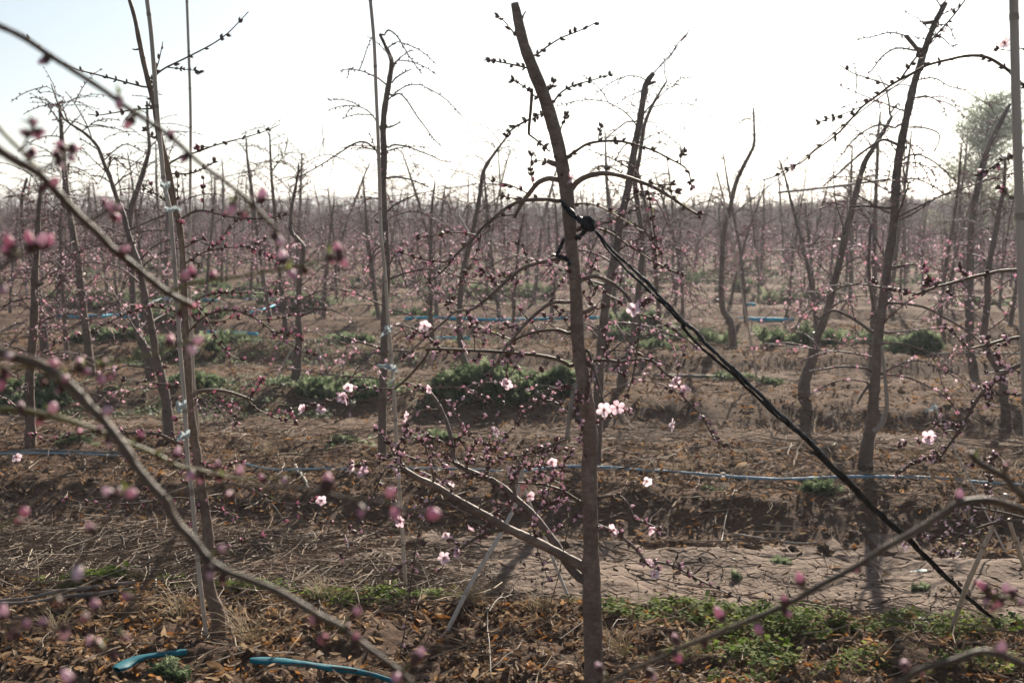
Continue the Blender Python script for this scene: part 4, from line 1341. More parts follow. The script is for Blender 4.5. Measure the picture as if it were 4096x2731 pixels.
traced_mid('grey-trunked peach tree with a forked cut top and a pale side stem', 7.15,
    'C 1775,45 1710,170 1660,300 1620,430 1570,600 1540,750 1510,900 1480,1080 1465,1250 1460,1400 F 1455,0 1420,250 1390,500 1365,700 1350,900 1340,1100 1325,1300 1300,1450 1290,1567 I 1290,170', [34, 40, 48, 52, 56, 58, 60, 62, 66, 74, 80, 92, 108], 32, 10,
    [('C 1640,340 1600,290 1555,240', 30, 26), ('C 1555,240 1450,220 1330,250 1220,265', 10, 6), ('C 1640,345 1500,325 1400,380 1340,460 1300,500', 13, 7), ('C 1600,550 1740,525 1850,580 1960,605', 11, 6),
     ('C 1530,860 1650,855 1770,890 1780,950 1750,1020', 13, 7), ('C 1490,965 1400,940 1300,1000 1200,1080 1100,1170 1000,1250', 20, 8), ('C 1510,870 1400,840 1300,870 1200,950 1090,1090', 14, 7),
     ('C 1490,1110 1600,1040 1700,1060 1800,1130 1900,1230', 13, 7), ('C 1480,1240 1600,1200 1720,1240 1850,1320', 12, 7), ('C 1455,1400 1300,1385 1180,1390', 20, 14), ('C 1450,1440 1250,1320 1130,1250', 12, 8),
     ('C 1770,60 1830,0 1870,-60', 9, 6), ('C 1740,140 1800,100 1930,40', 9, 6), ('C 1690,155 1670,158', 26, 20), ('C 1690,220 1780,240 1840,290 1880,320', 9, 6),
     ('F 1430,290 1550,270 1620,265', 16, 10), ('F 1370,640 1340,540 1310,300 1320,50 C 1330,1500', 28, 16), ('F 1395,520 1560,530 1700,560 1830,630 1950,700 2070,800', 20, 10),
     ('F 1360,740 1250,660 1150,600 1060,575 960,640', 26, 14), ('F 1370,730 1600,710 1830,690', 14, 8), ('F 1360,800 1520,795 1640,830 1780,890', 14, 8), ('F 1350,970 1150,950 1000,970 890,985', 18, 10),
     ('F 1360,1000 1550,1020 1700,1080 1830,1160 1930,1290', 14, 8), ('F 1350,1060 1150,1040 1000,1090 860,1180', 11, 7), ('F 1320,1060 1270,1130 1230,1200', 22, 16), ('C 1460,1500 1600,1440 1750,1340', 12, 7)], lo=.2)
# the pale side stem stands out from the grey trunk
def pale_stem(Y=7.0):
    px = smooth_path(trace('F 1395,815 1415,1000 1430,1200 1400,1330 1345,1390'), 4)
    W = np.array([P(a, b, Y) for a, b in px])
    root = [o for o in COL.objects if o.name.startswith('peach_tree') and 'pale side stem' in o.get('label', '')][0]
    mb = MB(); tube(mb, W - np.array(root.location), np.linspace(8, 21, len(W)) * .59524 / FPX * Y * nrg.uniform(.88, 1.12, len(W)), 9, 0, .08)
    o = obj('branch', mb.mesh('branch', [M['pale']]), root); o['label'] = 'pale sunlit side stem'
pale_stem()
traced_mid('peach tree with a pale cut top rising just right of the central trunk', 7.35,
    'B 2130,490 2080,560 2060,660 2040,800 2010,950 1985,1100 1950,1300 1900,1500 E 1890,100 1850,300 1810,500 1790,700 1770,900 1755,1200 1745,1567 H 1745,100', [34, 42, 46, 50, 54, 58, 62, 64, 66, 68, 74], 33, 13,
    [('B 2140,480 2200,410 2240,370 2300,280 2352,230 C 60,270 105,195', 9, 4), ('B 2020,820 1950,820 1880,870 1810,930', 12, 6), ('B 2000,960 1930,980 1860,1100', 12, 6), ('E 1780,720 1650,660 1550,690', 14, 8), ('E 1800,660 1950,660 2120,690 2352,780', 16, 9), ('E 1780,860 1900,840 2050,880 2250,955', 14, 7), ('B 2080,570 2140,550', 26, 18)], lo=.15)
traced_mid('peach tree with a long thin curved leader, left of the tall left stake', 8.0,
    'A 340,565 380,680 430,800 560,890 650,980 690,1080 740,1200 780,1320 830,1450 D 850,20 890,150 930,260 970,450 1000,600 1030,750 1050,900 1080,1000 1110,1150 1130,1300 1140,1500', [8, 12, 22, 28, 32, 36, 40, 44, 50, 60, 74, 80], 34, 18,
    [('A 680,1020 600,970 540,930', 9, 6), ('A 700,1080 760,1020 850,970 960,1020', 10, 6), ('A 760,1240 680,1190 610,1180', 10, 7), ('A 770,1250 830,1190 890,1160', 11, 8)], lo=.12)
traced_mid('dark crooked-topped peach tree behind the thin leader tree at left', 11.1,
    'A 985,680 990,850 1000,1000 960,1150 920,1280 880,1400 870,1550 D 880,200 890,450 910,650 950,780 1000,900 1010,1040', [16, 24, 34, 40, 44, 48, 56, 70], 35, 22)
traced_mid('leaning peach tree with a stout pale foot, right of the black strap', 10.15,
    'C 1450,790 1400,880 1330,1000 1270,1100 1220,1280 1180,1450 F 1160,0 1120,200 1070,400 1020,600 950,780 930,900 880,1050 880,1170', [22, 32, 38, 42, 46, 50, 54, 62, 76, 84], 36, 22,
    [('C 1450,790 1445,690 1420,590 1370,500', 16, 7), ('C 1450,770 1500,700 1520,715', 12, 8)])
traced_mid('tall thin-topped peach tree with an S-bend, standing against the sky right of the strap', 14.2,
    'C 540,720 545,870 540,980 480,1100 420,1230 380,1400 340,1550 F 330,150 320,400 330,570 380,650 400,820', [12, 20, 28, 32, 36, 38, 44, 58], 37, 22)
traced_mid('leaning peach tree with a bowed trunk in front of the central green clump', 10.9,
    'B 1140,920 1050,1040 985,1150 960,1300 930,1480 E 900,100 850,300 825,550 825,750 850,900 895,1030', [12, 24, 30, 34, 38, 42, 46, 54], 38, 22)
traced_mid('twin-stemmed peach tree hidden behind the central trunk, stout grey foot showing', 10.6,
    'B 2210,550 2120,700 2060,850 2030,1050 2000,1250 E 2050,100 2030,400 1980,800 1930,950 1920,1100', [12, 22, 28, 34, 40, 44, 60, 90], 39, 22,
    [('B 2210,550 2200,440 2240,380 2352,230', 8, 4)])
traced_mid('peach tree with a knobbly forked trunk and pale foot between the left stakes and centre', 10.9,
    'A 2010,1110 1990,1250 1960,1400 1960,1560 D 2040,150 2015,350 2005,600 2010,750 2000,900 1980,1070', [12, 22, 28, 36, 44, 56, 78], 40, 22)
traced_mid('dark leaning peach tree in front of the distant green tree', 13.4,
    'C 2250,700 2120,960 2060,1150 2010,1400 1990,1560 F 1990,200 1985,500 1990,860', [26, 40, 44, 46, 48, 56, 64], 41, 20)
traced_mid('bent-footed peach tree half hidden by the right-hand bamboo pole', 9.9,
    'C 2240,1050 2230,1250 2190,1450 F 2170,50 2120,300 2110,550 2090,800 2200,1000 2220,1180', [20, 28, 36, 44, 48, 56, 66], 42, 20)
traced_mid('stout peach trunk at the left edge behind the blurred limbs', 13.9,
    'A 215,1200 175,1340 180,1560 D 215,180 250,350 275,500 290,700 300,830', [16, 24, 30, 34, 44, 56, 66], 43, 20)
traced_mid('slender pale-barked peach tree beside the stout trunk at left edge', 12.4,
    'A 450,1250 470,1100 440,1300 D 410,0 420,250 430,500 440,700 455,950', [8, 14, 18, 24, 28, 34, 40], 44, 18)

# ---- rows further back: 14 variants copied tree by tree
def variant(seed):
    r = random.Random(seed)
    H = r.uniform(1.8, 2.65)
    trunk = rand_trunk(r, H, (r.uniform(-1, 1.6), r.uniform(-.6, .6)))
    r0 = r.uniform(.024, .038)
    trad = [r0 * 1.3, r0 * 1.0, r0 * .92, r0 * .86, r0 * .78, r0 * .7, r0 * .55, r0 * .3]
    tb, bms, bp, bd, fp = midtree_parts(r, trunk, trad, r.randint(28, 36), False, 4, .04, r.uniform(.12, .5), .13)
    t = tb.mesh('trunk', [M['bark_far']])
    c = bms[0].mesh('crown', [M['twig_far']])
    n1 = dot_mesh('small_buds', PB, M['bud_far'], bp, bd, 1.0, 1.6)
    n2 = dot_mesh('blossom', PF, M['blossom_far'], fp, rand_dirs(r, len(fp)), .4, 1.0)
    return t, c, n1, n2
VAR = [variant(100 + i) for i in range(14)]

used = {1: [-2.2, -.76, .5, 1.97], 2: [-3.05, -1.8, -.43, .96, 2.33, 3.8], 3: [-5.1, 2.43, 4.9, -3.4]}
ordinal = {1: 'second', 2: 'third', 3: 'fourth', 4: 'fifth', 5: 'sixth', 6: 'seventh'}
nth = 'first second third fourth fifth sixth seventh eighth ninth tenth eleventh twelfth thirteenth fourteenth fifteenth sixteenth seventeenth eighteenth nineteenth twentieth'.split()
nth += ['twenty-' + w for w in nth[:9]] + ['thirtieth'] + ['thirty-' + w for w in nth[:9]]
n_single = 0
far_pts = []
rr_ = random.Random(77)
for k in range(1, 75):
    yc = ROW0 + ROWD * k
    halfw = .45 * yc + 1.2
    x = -halfw - rr_.uniform(0, 1.3)
    kth = 0
    while x < halfw:
        x += (1.35 if k < 3 else .82 if k < 14 else .66) + rr_.uniform(-.12, .12)
        if any(abs(x - u) < .75 for u in used.get(k, [])):
            continue
        if rr_.random() < .07:
            continue
        y = yc - ROWS * x + rr_.uniform(-.15, .15)
        if abs(x) > .40 * y + .5:            # outside the picture
            continue
        if k <= 14 and n_single < 288:
            n_single += 1
            t, c, n1, n2 = VAR[rr_.randrange(len(VAR))]
            kth += 1
            if k <= 6:
                lab = 'thin budding peach tree in the %s row back, %s of its kind from the left' % (ordinal[k], nth[kth - 1])
            else:
                lab = 'small hazy peach tree among the packed distant rows'
            root = empty('peach_tree', (x, y, tz(x, y) - .02), lab, 'tree', 'peach trees in the middle rows' if 3 < k <= 6 else ('peach trees in the distant rows' if k > 6 else 'peach trees in the rows behind'))
            root.rotation_euler = (rr_.uniform(-.06, .06), rr_.uniform(-.03, .10), rr_.uniform(0, 6.283))
            s = rr_.uniform(.82, 1.12)
            root.scale = (s, s, s)
            obj('trunk', t, root); obj('crown', c, root)
            obj('small_buds', n1, root, kind='stuff'); obj('blossom', n2, root, kind='stuff')
        else:
            far_pts.append((x, y, tz(x, y) - .02))

def far_orchard(pts):
    """the rest of the orchard, reads as one mass: instances on points"""
    pts = np.array(pts)
    me = bpy.data.meshes.new('far_orchard')
    me.from_pydata(pts.tolist(), [], [])
    vi = me.attributes.new('variant', 'INT', 'POINT')
    NV = 10
    vi.data.foreach_set('value', nrg.integers(0, NV, len(pts)).astype(np.int32))
    o = obj('far_orchard', me, kind='stuff', label='hazy mass of budding peach trees reaching to the horizon', cat='orchard')
    ng = bpy.data.node_groups.new('far_orchard', 'GeometryNodeTree')
    ng.interface.new_socket('Geometry', in_out='INPUT', socket_type='NodeSocketGeometry')
    ng.interface.new_socket('Geometry', in_out='OUTPUT', socket_type='NodeSocketGeometry')
    gi, go = ng.nodes.new('NodeGroupInput'), ng.nodes.new('NodeGroupOutput')
    join = ng.nodes.new('GeometryNodeJoinGeometry')
    at = ng.nodes.new('GeometryNodeInputNamedAttribute'); at.data_type = 'INT'; at.inputs[0].default_value = 'variant'
    aout = [s for s in at.outputs if s.enabled and s.name == 'Attribute'][0]
    rnd = ng.nodes.new('FunctionNodeRandomValue'); rnd.data_type = 'FLOAT_VECTOR'
    rnd.inputs[0].default_value = (-.06, -.05, 0); rnd.inputs[1].default_value = (.06, .10, 6.283)
    rs = ng.nodes.new('FunctionNodeRandomValue'); rs.data_type = 'FLOAT'
    fl_in = [s for s in rs.inputs if s.enabled and s.type == 'VALUE']
    fl_in[0].default_value = .8; fl_in[1].default_value = 1.15
    rv_out = [s for s in rnd.outputs if s.enabled][0]; rs_out = [s for s in rs.outputs if s.enabled][0]
    # one real tree of each variant gives the shape
    for v in range(NV):
        src = [p for p in COL.objects if p.data in VAR[v]]
        first = src[0].parent
        parts = [p for p in COL.objects if p.parent == first]
        jn = ng.nodes.new('GeometryNodeJoinGeometry')
        for p in parts:
            oi = ng.nodes.new('GeometryNodeObjectInfo'); oi.inputs['Object'].default_value = p; oi.transform_space = 'ORIGINAL'
            ng.links.new(oi.outputs['Geometry'], jn.inputs[0])
        cmp_ = ng.nodes.new('FunctionNodeCompare'); cmp_.data_type = 'INT'; cmp_.operation = 'EQUAL'
        ii = [s for s in cmp_.inputs if s.enabled and s.type == 'INT']
        ng.links.new(aout, ii[0]); ii[1].default_value = v
        ip = ng.nodes.new('GeometryNodeInstanceOnPoints')
        ng.links.new(gi.outputs[0], ip.inputs['Points'])
        ng.links.new(cmp_.outputs[0], ip.inputs['Selection'])
        ng.links.new(jn.outputs[0], ip.inputs['Instance'])
        ng.links.new(rv_out, ip.inputs['Rotation'])
        ng.links.new(rs_out, ip.inputs['Scale'])
        ng.links.new(ip.outputs[0], join.inputs[0])
    ng.links.new(join.outputs[0], go.inputs[0])
    md = o.modifiers.new('trees', 'NODES'); md.node_group = ng
far_orchard(far_pts)

# ------------------------------------------------------------------ far green tree at the right
def green_tree():
    Y = 42.0
    base = G(2240, 505 + 2940 * 1.4 / Y)
    base[2] = tz(base[0], base[1])
    r = random.Random(4)
    root = empty('green_tree', base, 'tall feathery green tree in the distance behind the right-hand pole', 'tree')
    mb = MB()
    trunk = np.array([(0, 0, -.1), (.05, 0, 1.0), (-.1, .05, 2.0), (0.1, 0, 3.2), (.25, 0, 4.4), (.4, 0, 5.4)])
    tube(mb, smooth_path(trunk, 3), np.linspace(.13, .02, 16), 8, 0, .08)
    obj('trunk', mb.mesh('trunk', [M['bark_far']]), root)
    lim = MB(); pos = []
    for i in range(84):
        h = r.uniform(.9, 5.3); a = r.uniform(0, 6.28); L = r.uniform(.8, 2.1) * (1.25 - h / 7.5)
        p = np.array([.05 * h, 0, h]); d = np.array([math.cos(a), math.sin(a), r.uniform(.1, .8)])
        pts = [p]
        for s in range(5):
            d = d + np.array([r.uniform(-.2, .2), r.uniform(-.2, .2), r.uniform(-.1, .15)]); d /= np.linalg.norm(d)
            pts.append(pts[-1] + d * L / 5)
            if s > 0:
                for _ in range(64):
                    pos.append(pts[-1] + np.array([r.gauss(0, .19), r.gauss(0, .19), r.gauss(0, .17) - .05]))
        tube(lim, np.array(pts), np.linspace(.03, .008, 6), 4, 0, 0, False)
    obj('limb', lim.mesh('limb', [M['bark_far']]), root)
    leaf = MB(); leaf.add([(0, -.012, 0), (.05, 0, .01), (0, .012, 0), (-.05, 0, -.01)], [(0, 1, 2, 3)])
    n = len(pos)
    obj('crown', scatter('crown', [leaf], [M['willow']], np.array(pos), rand_rot(n, .9), nrg.uniform(.7, 1.6, n), np.zeros(n, int)), root, kind='stuff')
green_tree()

# ------------------------------------------------------------------ bamboo stakes
def bamboo(label, s, diam, Y0, Y1=None, ring_gap=.27, to_ground=False, group='bamboo stakes', dark=False, ext=0.0):
    px = smooth_path(trace(s), 6)
    Y1 = Y0 if Y1 is None else Y1
    ys = np.linspace(Y0, Y1, len(px))
    W = np.array([P(a, b, y) for (a, b), y in zip(px, ys)])
    if to_ground:
        e = W[-1]; d = W[-1] - W[-2]
        gz = tz(e[0], e[1])
        if e[2] > gz:
            d = d / abs(d[2]); W = np.vstack([W, e + d * (e[2] - gz)])
        e = W[-1]; d = (W[-1] - W[-2]); d = d / np.linalg.norm(d)
        W = np.vstack([W, e + d * .07])
    if ext:
        d = W[0] - W[1]; d /= np.linalg.norm(d)
        W = np.vstack([W[0] + d * ext, W])
    base = W[-1].copy(); base[2] = tz(base[0], base[1])
    k = .59524 / FPX / 2
    L = np.concatenate([[0], np.cumsum(np.linalg.norm(np.diff(W, axis=0), axis=1))])
    n = max(int(L[-1] / .03), 8)
    t = np.linspace(0, L[-1], n)
    Q = np.column_stack([np.interp(t, L, W[:, i]) for i in range(3)])
    rad = diam * k * np.interp(t, L, np.interp(np.linspace(0, 1, len(W)), [0, 1], [Y0, Y1])) * np.linspace(.92, 1.06, n)
    root = empty('bamboo_stake', base, label, 'stake', group)
    mb = MB(); tube(mb, Q - base, rad, 12)
    obj('pole', mb.mesh('pole', [M['bamboo']]), root)
    d = rng.uniform(.05, ring_gap)
    while d < L[-1] - .05:
        p = np.array([np.interp(d, L, W[:, i]) for i in range(3)]); q = np.array([np.interp(d + .01, L, W[:, i]) for i in range(3)])
        tn = (q - p) / np.linalg.norm(q - p)
        rd = np.interp(d, t, rad)
        rb = MB()
        tube(rb, np.array([p - tn * .006, p - tn * .003, p, p + tn * .003, p + tn * .006]) - base, np.array([1.0, 1.12, 1.05, 1.14, 1.0]) * rd * 1.012, 12, 0, 0, False)
        obj('joint_ring', rb.mesh('joint_ring', [M['bamboo_ring']]), root)
        d += ring_gap * rng.uniform(.8, 1.2)
    return root

bamboo('tall bamboo stake tied to the slim leaning tree at left', 'A 985,-20 1012,190 1030,400 1045,600 1060,800 1085,1050 1105,1250 1140,1400 1155,1567 D 1175,300 1195,600 1215,900 1240,1200 1260,1567 G 1290,300 1320,650 1345,900 1375,1150 1405,1400', 30, 4.10, to_ground=True, ext=.3)
bamboo('thinner bamboo stake standing further back beside the left stake', 'A 1255,-20 1270,400 1280,750 1280,1100 1275,1567 D 1268,180 1278,500 1290,700 1300,1000 1325,1300 1332,1430', 19, 8.2, to_ground=True, ext=.3)
bamboo('bamboo stake left of centre wound with clear film ties', 'B 222,-20 250,290 262,600 275,900 285,1200 295,1567 E 320,300 345,650 370,950 390,1250 405,1567 H 425,350 445,650 462,915', 24, 4.95, to_ground=True, ext=.3)
bamboo('thick out-of-focus bamboo pole along the right edge', 'V 2328,-20 2333,200 2340,420 2348,640 2365,1100 2380,1700', 66, 2.1, to_ground=True, ring_gap=.33, ext=.2)
bamboo('thin bamboo cane leaning in the rows right of the black strap', 'V 1646,395 1672,500 1692,600 1712,720 1728,800 1740,882', 12, 10.8, to_ground=True)
bamboo('short leaning bamboo prop crossing under the lower branches', 'H 1262,60 1200,370 1160,450 1080,600 1000,730 900,900 822,1055', 30, 4.85, 4.42, to_ground=True)
bamboo('short thin bamboo prop forming an X with its neighbour', 'H 1230,180 1310,400 1380,560 1450,730 1510,880 1562,1008', 22, 4.9, 4.62, to_ground=True)
bamboo('brown bamboo prop leaning in front of the strap end, lower right', 'I 2230,300 2150,500 2030,770 1960,930 1910,1080 1850,1240', 34, 4.0, 4.3, to_ground=True)
bamboo('pale bamboo prop leaning out of the right edge', 'I 2250,470 2300,620 2352,780 2420,960 2480,1120', 30, 4.2, 4.45, to_ground=True)
bamboo('thin cane with a white rag tied on top, right side', 'F 1740,1190 1790,1310 1850,1440 1920,1580', 13, 6.0, 5.9, to_ground=True)
bamboo('thin cane slanting up behind the left tree', 'D 1700,160 1640,240 1560,340', 16, 9.5, 9.5)if False else None
bamboo('pale cane prop slanting beside the knobbly tree, left', 'D 2110,770 2170,900 2235,1040', 12, 10.6, to_ground=True)
bamboo('pale cane prop slanting the other way beside the knobbly tree', 'D 1985,780 1930,890 1880,1000', 12, 10.8, to_ground=True)

# ------------------------------------------------------------------ film ties
def tie(label, s, Y, width=.02, mat='film', loops=2):
    px = trace(s); c = P(px[0][0], px[0][1], Y)
    root_mb = MB()
    r = rng
    for _ in range(loops):
        pts = [c + np.array([r.uniform(-.012, .012), -.012, r.uniform(-.01, .01)])]
        for p in px[1:]:
            pts.append(P(p[0] + r.uniform(-8, 8), p[1] + r.uniform(-8, 8), Y - .012 + r.uniform(-.012, .012)))
        q = smooth_path(np.array(pts), 4)
        w = .5 * width * np.array([.25 + .75 * abs(math.sin(i * 1.3 + r.random() * 3)) for i in range(len(q))])
        nrm = np.array([.25, .35, .9])
        V = np.vstack([q + nrm * w[:, None] / 2 + nrg.normal(0, .0015, q.shape), q - nrm * w[:, None] / 2 + nrg.normal(0, .0015, q.shape)])
        n = len(q)
        root_mb.add(V, [(i, i + 1, n + i + 1, n + i) for i in range(n - 1)])
    # loop round the pole
    a = np.linspace(0, 6.283, 14)
    q = np.column_stack([c[0] + .016 * np.cos(a), c[1] + .016 * np.sin(a), c[2] + .006 * np.sin(2 * a)])
    V = np.vstack([q + np.array([0, 0, width * .2]), q - np.array([0, 0, width * .2])]); n = len(q)
    root_mb.add(V, [(i, i + 1, n + i + 1, n + i) for i in range(n - 1)])
    me = root_mb.mesh('film_tie', [M[mat]], False)
    me.transform(Matrix.Translation(-Vector(c)))
    o = obj('film_tie', me, None, label, 'tie', 'clear film ties')
    o.location = c
tie('clear film tie binding the left stake, upper one just above the arched twig', 'A 1110,1240 1130,1260 1120,1320 1150,1245', 4.07, .025)
tie('pale green film tie at the crook of the left tree and stake', 'A 1140,1405 1180,1400 1210,1420', 4.07, .02)
tie('silvery film end fluttering left of the left stake', 'D 1155,490 1060,505 985,525', 4.07, .018, loops=1)
tie('white film scrap on the left stake at mid height', 'D 1220,1200 1190,1235 1215,1245', 4.07, .03)
tie('white film wound low on the left stake', 'D 1245,1400 1190,1430 1230,1440', 4.07, .03)
tie('clear film tie with a loose end on the centre-left stake, upper one', 'E 347,690 320,720 300,740 360,700', 4.93, .02)
tie('long clear film tie hanging from the centre-left stake, lower one', 'E 372,960 270,955 340,960 400,985 350,1080', 4.93, .028)
tie('white rag tied to the thin cane at right', 'F 1750,1225 1700,1240 1690,1245', 5.98, .03)
tie('pink rag knotted where the two bamboo props cross', 'H 1255,235 1240,290 1220,330', 4.72, .03, 'red_rag')

# ------------------------------------------------------------------ black strap from the central trunk to the ground
def strap():
    knot = P(*trace('B 1690,1500')[0], 3.73)
    base_px = trace('I 2258,1226')[0]
    end = G(base_px[0] / 1.7415, base_px[1] / 1.7415, -.02)
    root = empty('tie_strap', end, 'twisted black plastic strap running from the central trunk to the ground', 'strap')
    b = np.array(end)
    s1 = trace('E 1740,40 1870,190 2050,350 2200,510 2352,670 F 120,690 250,830 390,960 560,1120 720,1280 860,1400 1000,1540 I 960,20 1150,190 1330,380 1540,560 1700,720 1850,870 2000,1010 2130,1120 2258,1226')
    s2 = trace('E 1735,45 1850,200 2000,350 2160,500 2330,670 F 60,690 200,840 360,970 530,1130 700,1290 850,1410 990,1550 I 955,30 1140,200 1320,390 1530,570 1690,730 1845,880 1990,1015 2120,1120 2250,1226')
    for s, w, dy in ((s1, 37, 0.0), (s2, 31, .012)):
        px = smooth_path(s, 7)
        L = np.concatenate([[0], np.cumsum(np.hypot(*np.diff(px, axis=0).T))]); t = L / L[-1]
        ys = 3.73 + dy + (end[1] - 3.73) * t
        W = np.array([P(a + 2 * math.sin(i * .9), c, y) for i, ((a, c), y) in enumerate(zip(px, ys))])
        n = len(W)
        R = w * .59524 / FPX * ys / 2 * (1 + .22 * np.sin(t * 60 + dy * 90) * .5 + nrg.uniform(-.13, .13, n)) * (.7 + .55 * np.sin(math.pi * np.clip(t * 1.15, 0, 1)) )
        mb = MB(); tube(mb, W - b, R, 8, 0, .2, True, .55)
        obj('strand', mb.mesh('strand', [M['strap']], False), root)
    pg = MB(); e0 = np.array([0, 0, 0.0])
    tube(pg, np.array([e0 + np.array([.012, .01, .07]), e0 + np.array([.004, .0, .0]), e0 + np.array([-.006, -.01, -.09])]), [.009, .0085, .006], 8, 0, .1)
    obj('peg', pg.mesh('peg', [M['bark_far']]), root)
    # wraps round the trunk
    for s, w, yy in (('B 1500,1345 1560,1410 1640,1475 1690,1500', 40, 3.735), ('B 1510,1375 1560,1430 1630,1490 1690,1510', 24, 3.73),
                     ('E 1700,0 1650,60 1600,95', 60, 3.73), ('E 1525,90 1510,130 1490,175 1480,205 1520,215 1555,240 1565,275', 34, 3.74),
                     ('E 1545,230 1500,215 1450,200', 26, 3.74)):
        px = smooth_path(trace(s), 4)
        W = np.array([P(a, c, yy) for a, c in px])
        mb = MB(); tube(mb, W - b, 1.35 * w * .59524 / FPX * yy / 2 * (1 + nrg.uniform(-.2, .2, len(W))), 8, 0, .22, True, .5)
        obj('wrap', mb.mesh('wrap', [M['strap']], False), root)
    mb = MB()
    tube(mb, np.array([knot + np.array(q) for q in ((-.018, 0, .012), (-.008, -.004, .004), (.004, -.004, -.006), (.014, 0, -.02))]) - b, [.012, .02, .021, .010], 8, 0, .25)
    obj('knot', mb.mesh('knot', [M['strap']], False), root)
strap()

# ------------------------------------------------------------------ drip tapes, hoses, pipes, wires
def ribbon(name, label, pts_w, width, mat, cat, group=None, thick=.004, rest=True, noise=.006):
    Q = smooth_path(np.array(pts_w), 8)
    n = len(Q)
    if rest:
        ph = phase(Q[:, 0], Q[:, 1])
        Q[:, 1] -= np.where((Q[:, 1] > 12) & (np.abs(ph) > .55), ph - np.sign(ph) * .55, 0)
        z = terrain(Q[:, 0], Q[:, 1])
        z = np.convolve(np.pad(z, 12, mode='edge'), np.ones(25) / 25, 'valid') + .012
        Q[:, 2] = z + Q[:, 2] + .012 + noise * .3 * np.sin(np.arange(n) * .21)
    base = Q[n // 2].copy()
    mb = MB(); tube(mb, Q - base, width / 2 * (1 + nrg.uniform(-.12, .12, n)), 8, 0, .06, True, 1.0)
    me = mb.mesh(name, [M[mat]])
    o = obj(name, me, None, label, cat, group)
    o.location = base
    return o

def ground_line(s, h=0.0, dz=0.0):
    out = []
    for p in trace(s):
        g = G(p[0] / 1.7415, p[1] / 1.7415, h); out.append((g[0], g[1], dz))
    return out

ribbon('drip_tape', 'light blue drip tape running across the bed right of the central trunk', ground_line('V 1180,1082 1290,1070 1385,1074 1450,1081 1560,1090 1680,1097 1800,1100 1900,1098 2000,1100 2110,1104 2220,1110 2352,1118', .02), .016, 'tape', 'drip tape', 'drip tapes')
ribbon('drip_tape', 'dull blue drip tape left of the central trunk, half buried in leaves', ground_line('V 560,1052 640,1072 760,1075 900,1078 1040,1080 1150,1083', .02), .009, 'tape', 'drip tape', 'drip tapes')
ribbon('drip_tape', 'blue-grey drip tape at the far left edge of the second bed', ground_line('V -20,1047 80,1044 180,1043 290,1046', .02), .010, 'tape', 'drip tape', 'drip tapes')
ribbon('water_pipe', 'grey dusty pipe along the second bed at left', ground_line('V -20,1037 80,1035 200,1038 320,1040', .02), .02, 'pipe', 'pipe')
ribbon('drip_tape', 'bright blue tape strip lying between the far rows right of the strap', ground_line('V 1678,726 1720,724 1760,726 1788,724', .0), .075, 'cyan', 'drip tape', 'bright tape strips')
ribbon('drip_tape', 'long bright blue tape across the far bed behind the central trunk', ground_line('V 930,738 1010,736 1100,738 1200,735 1310,731 1420,728 1480,726', .0), .05, 'cyan', 'drip tape', 'bright tape strips')
ribbon('drip_tape', 'short bright blue tape behind the left bamboo stake of centre', ground_line('V 1010,765 1050,760 1085,762', .0), .045, 'cyan', 'drip tape', 'bright tape strips')
ribbon('drip_tape', 'bright blue tape strip beside the knobbly tree, left of centre', ground_line('V 605,711 650,706 690,710', .0), .06, 'cyan', 'drip tape', 'bright tape strips')
ribbon('drip_tape', 'blue tape strip just below its twin, left of centre', ground_line('V 515,757 560,763 605,767', .0), .045, 'cyan', 'drip tape', 'bright tape strips')
ribbon('drip_tape', 'bright blue tape behind the blurred limb at left', ground_line('V 108,733 160,731 215,733 270,729 330,738', .0), .06, 'cyan', 'drip tape', 'bright tape strips')
ribbon('drip_tape', 'thin blue tape at mid left below the far rows', ground_line('V 440,693 470,692 500,694', .0), .05, 'cyan', 'drip tape', 'bright tape strips')
ribbon('drip_tape', 'small blue tape scrap between the far trunks at right', ground_line('V 1685,691 1700,690 1715,692', .0), .06, 'cyan', 'drip tape', 'bright tape strips')
ribbon('drip_tape', 'pale blue tape near the left row behind the stake', ground_line('V 560,690 600,688 640,690', .0), .045, 'tape', 'drip tape', 'bright tape strips')
ribbon('water_pipe', 'pale pipe crossing the far bed at the right edge', ground_line('V 2130,817 2220,817 2300,818 2400,818', .0), .02, 'pipe', 'pipe')
ribbon('water_pipe', 'dusty grey pipe lying on the lane behind the trunk foot, right of centre', ground_line('V 1500,884 1600,882 1700,880 1790,880', -.05), .03, 'pipe', 'pipe')
ribbon('water_pipe', 'grey pipe end at the left edge with a dark coupling', ground_line('V -20,1378 60,1372 130,1362 220,1356 310,1348', .03), .016, 'pipe', 'pipe')
ribbon('water_pipe', 'second grey pipe lying beside the first at the left edge', ground_line('V -20,1388 60,1385 140,1374 230,1364 306,1356', .03), .012, 'pipe', 'pipe')
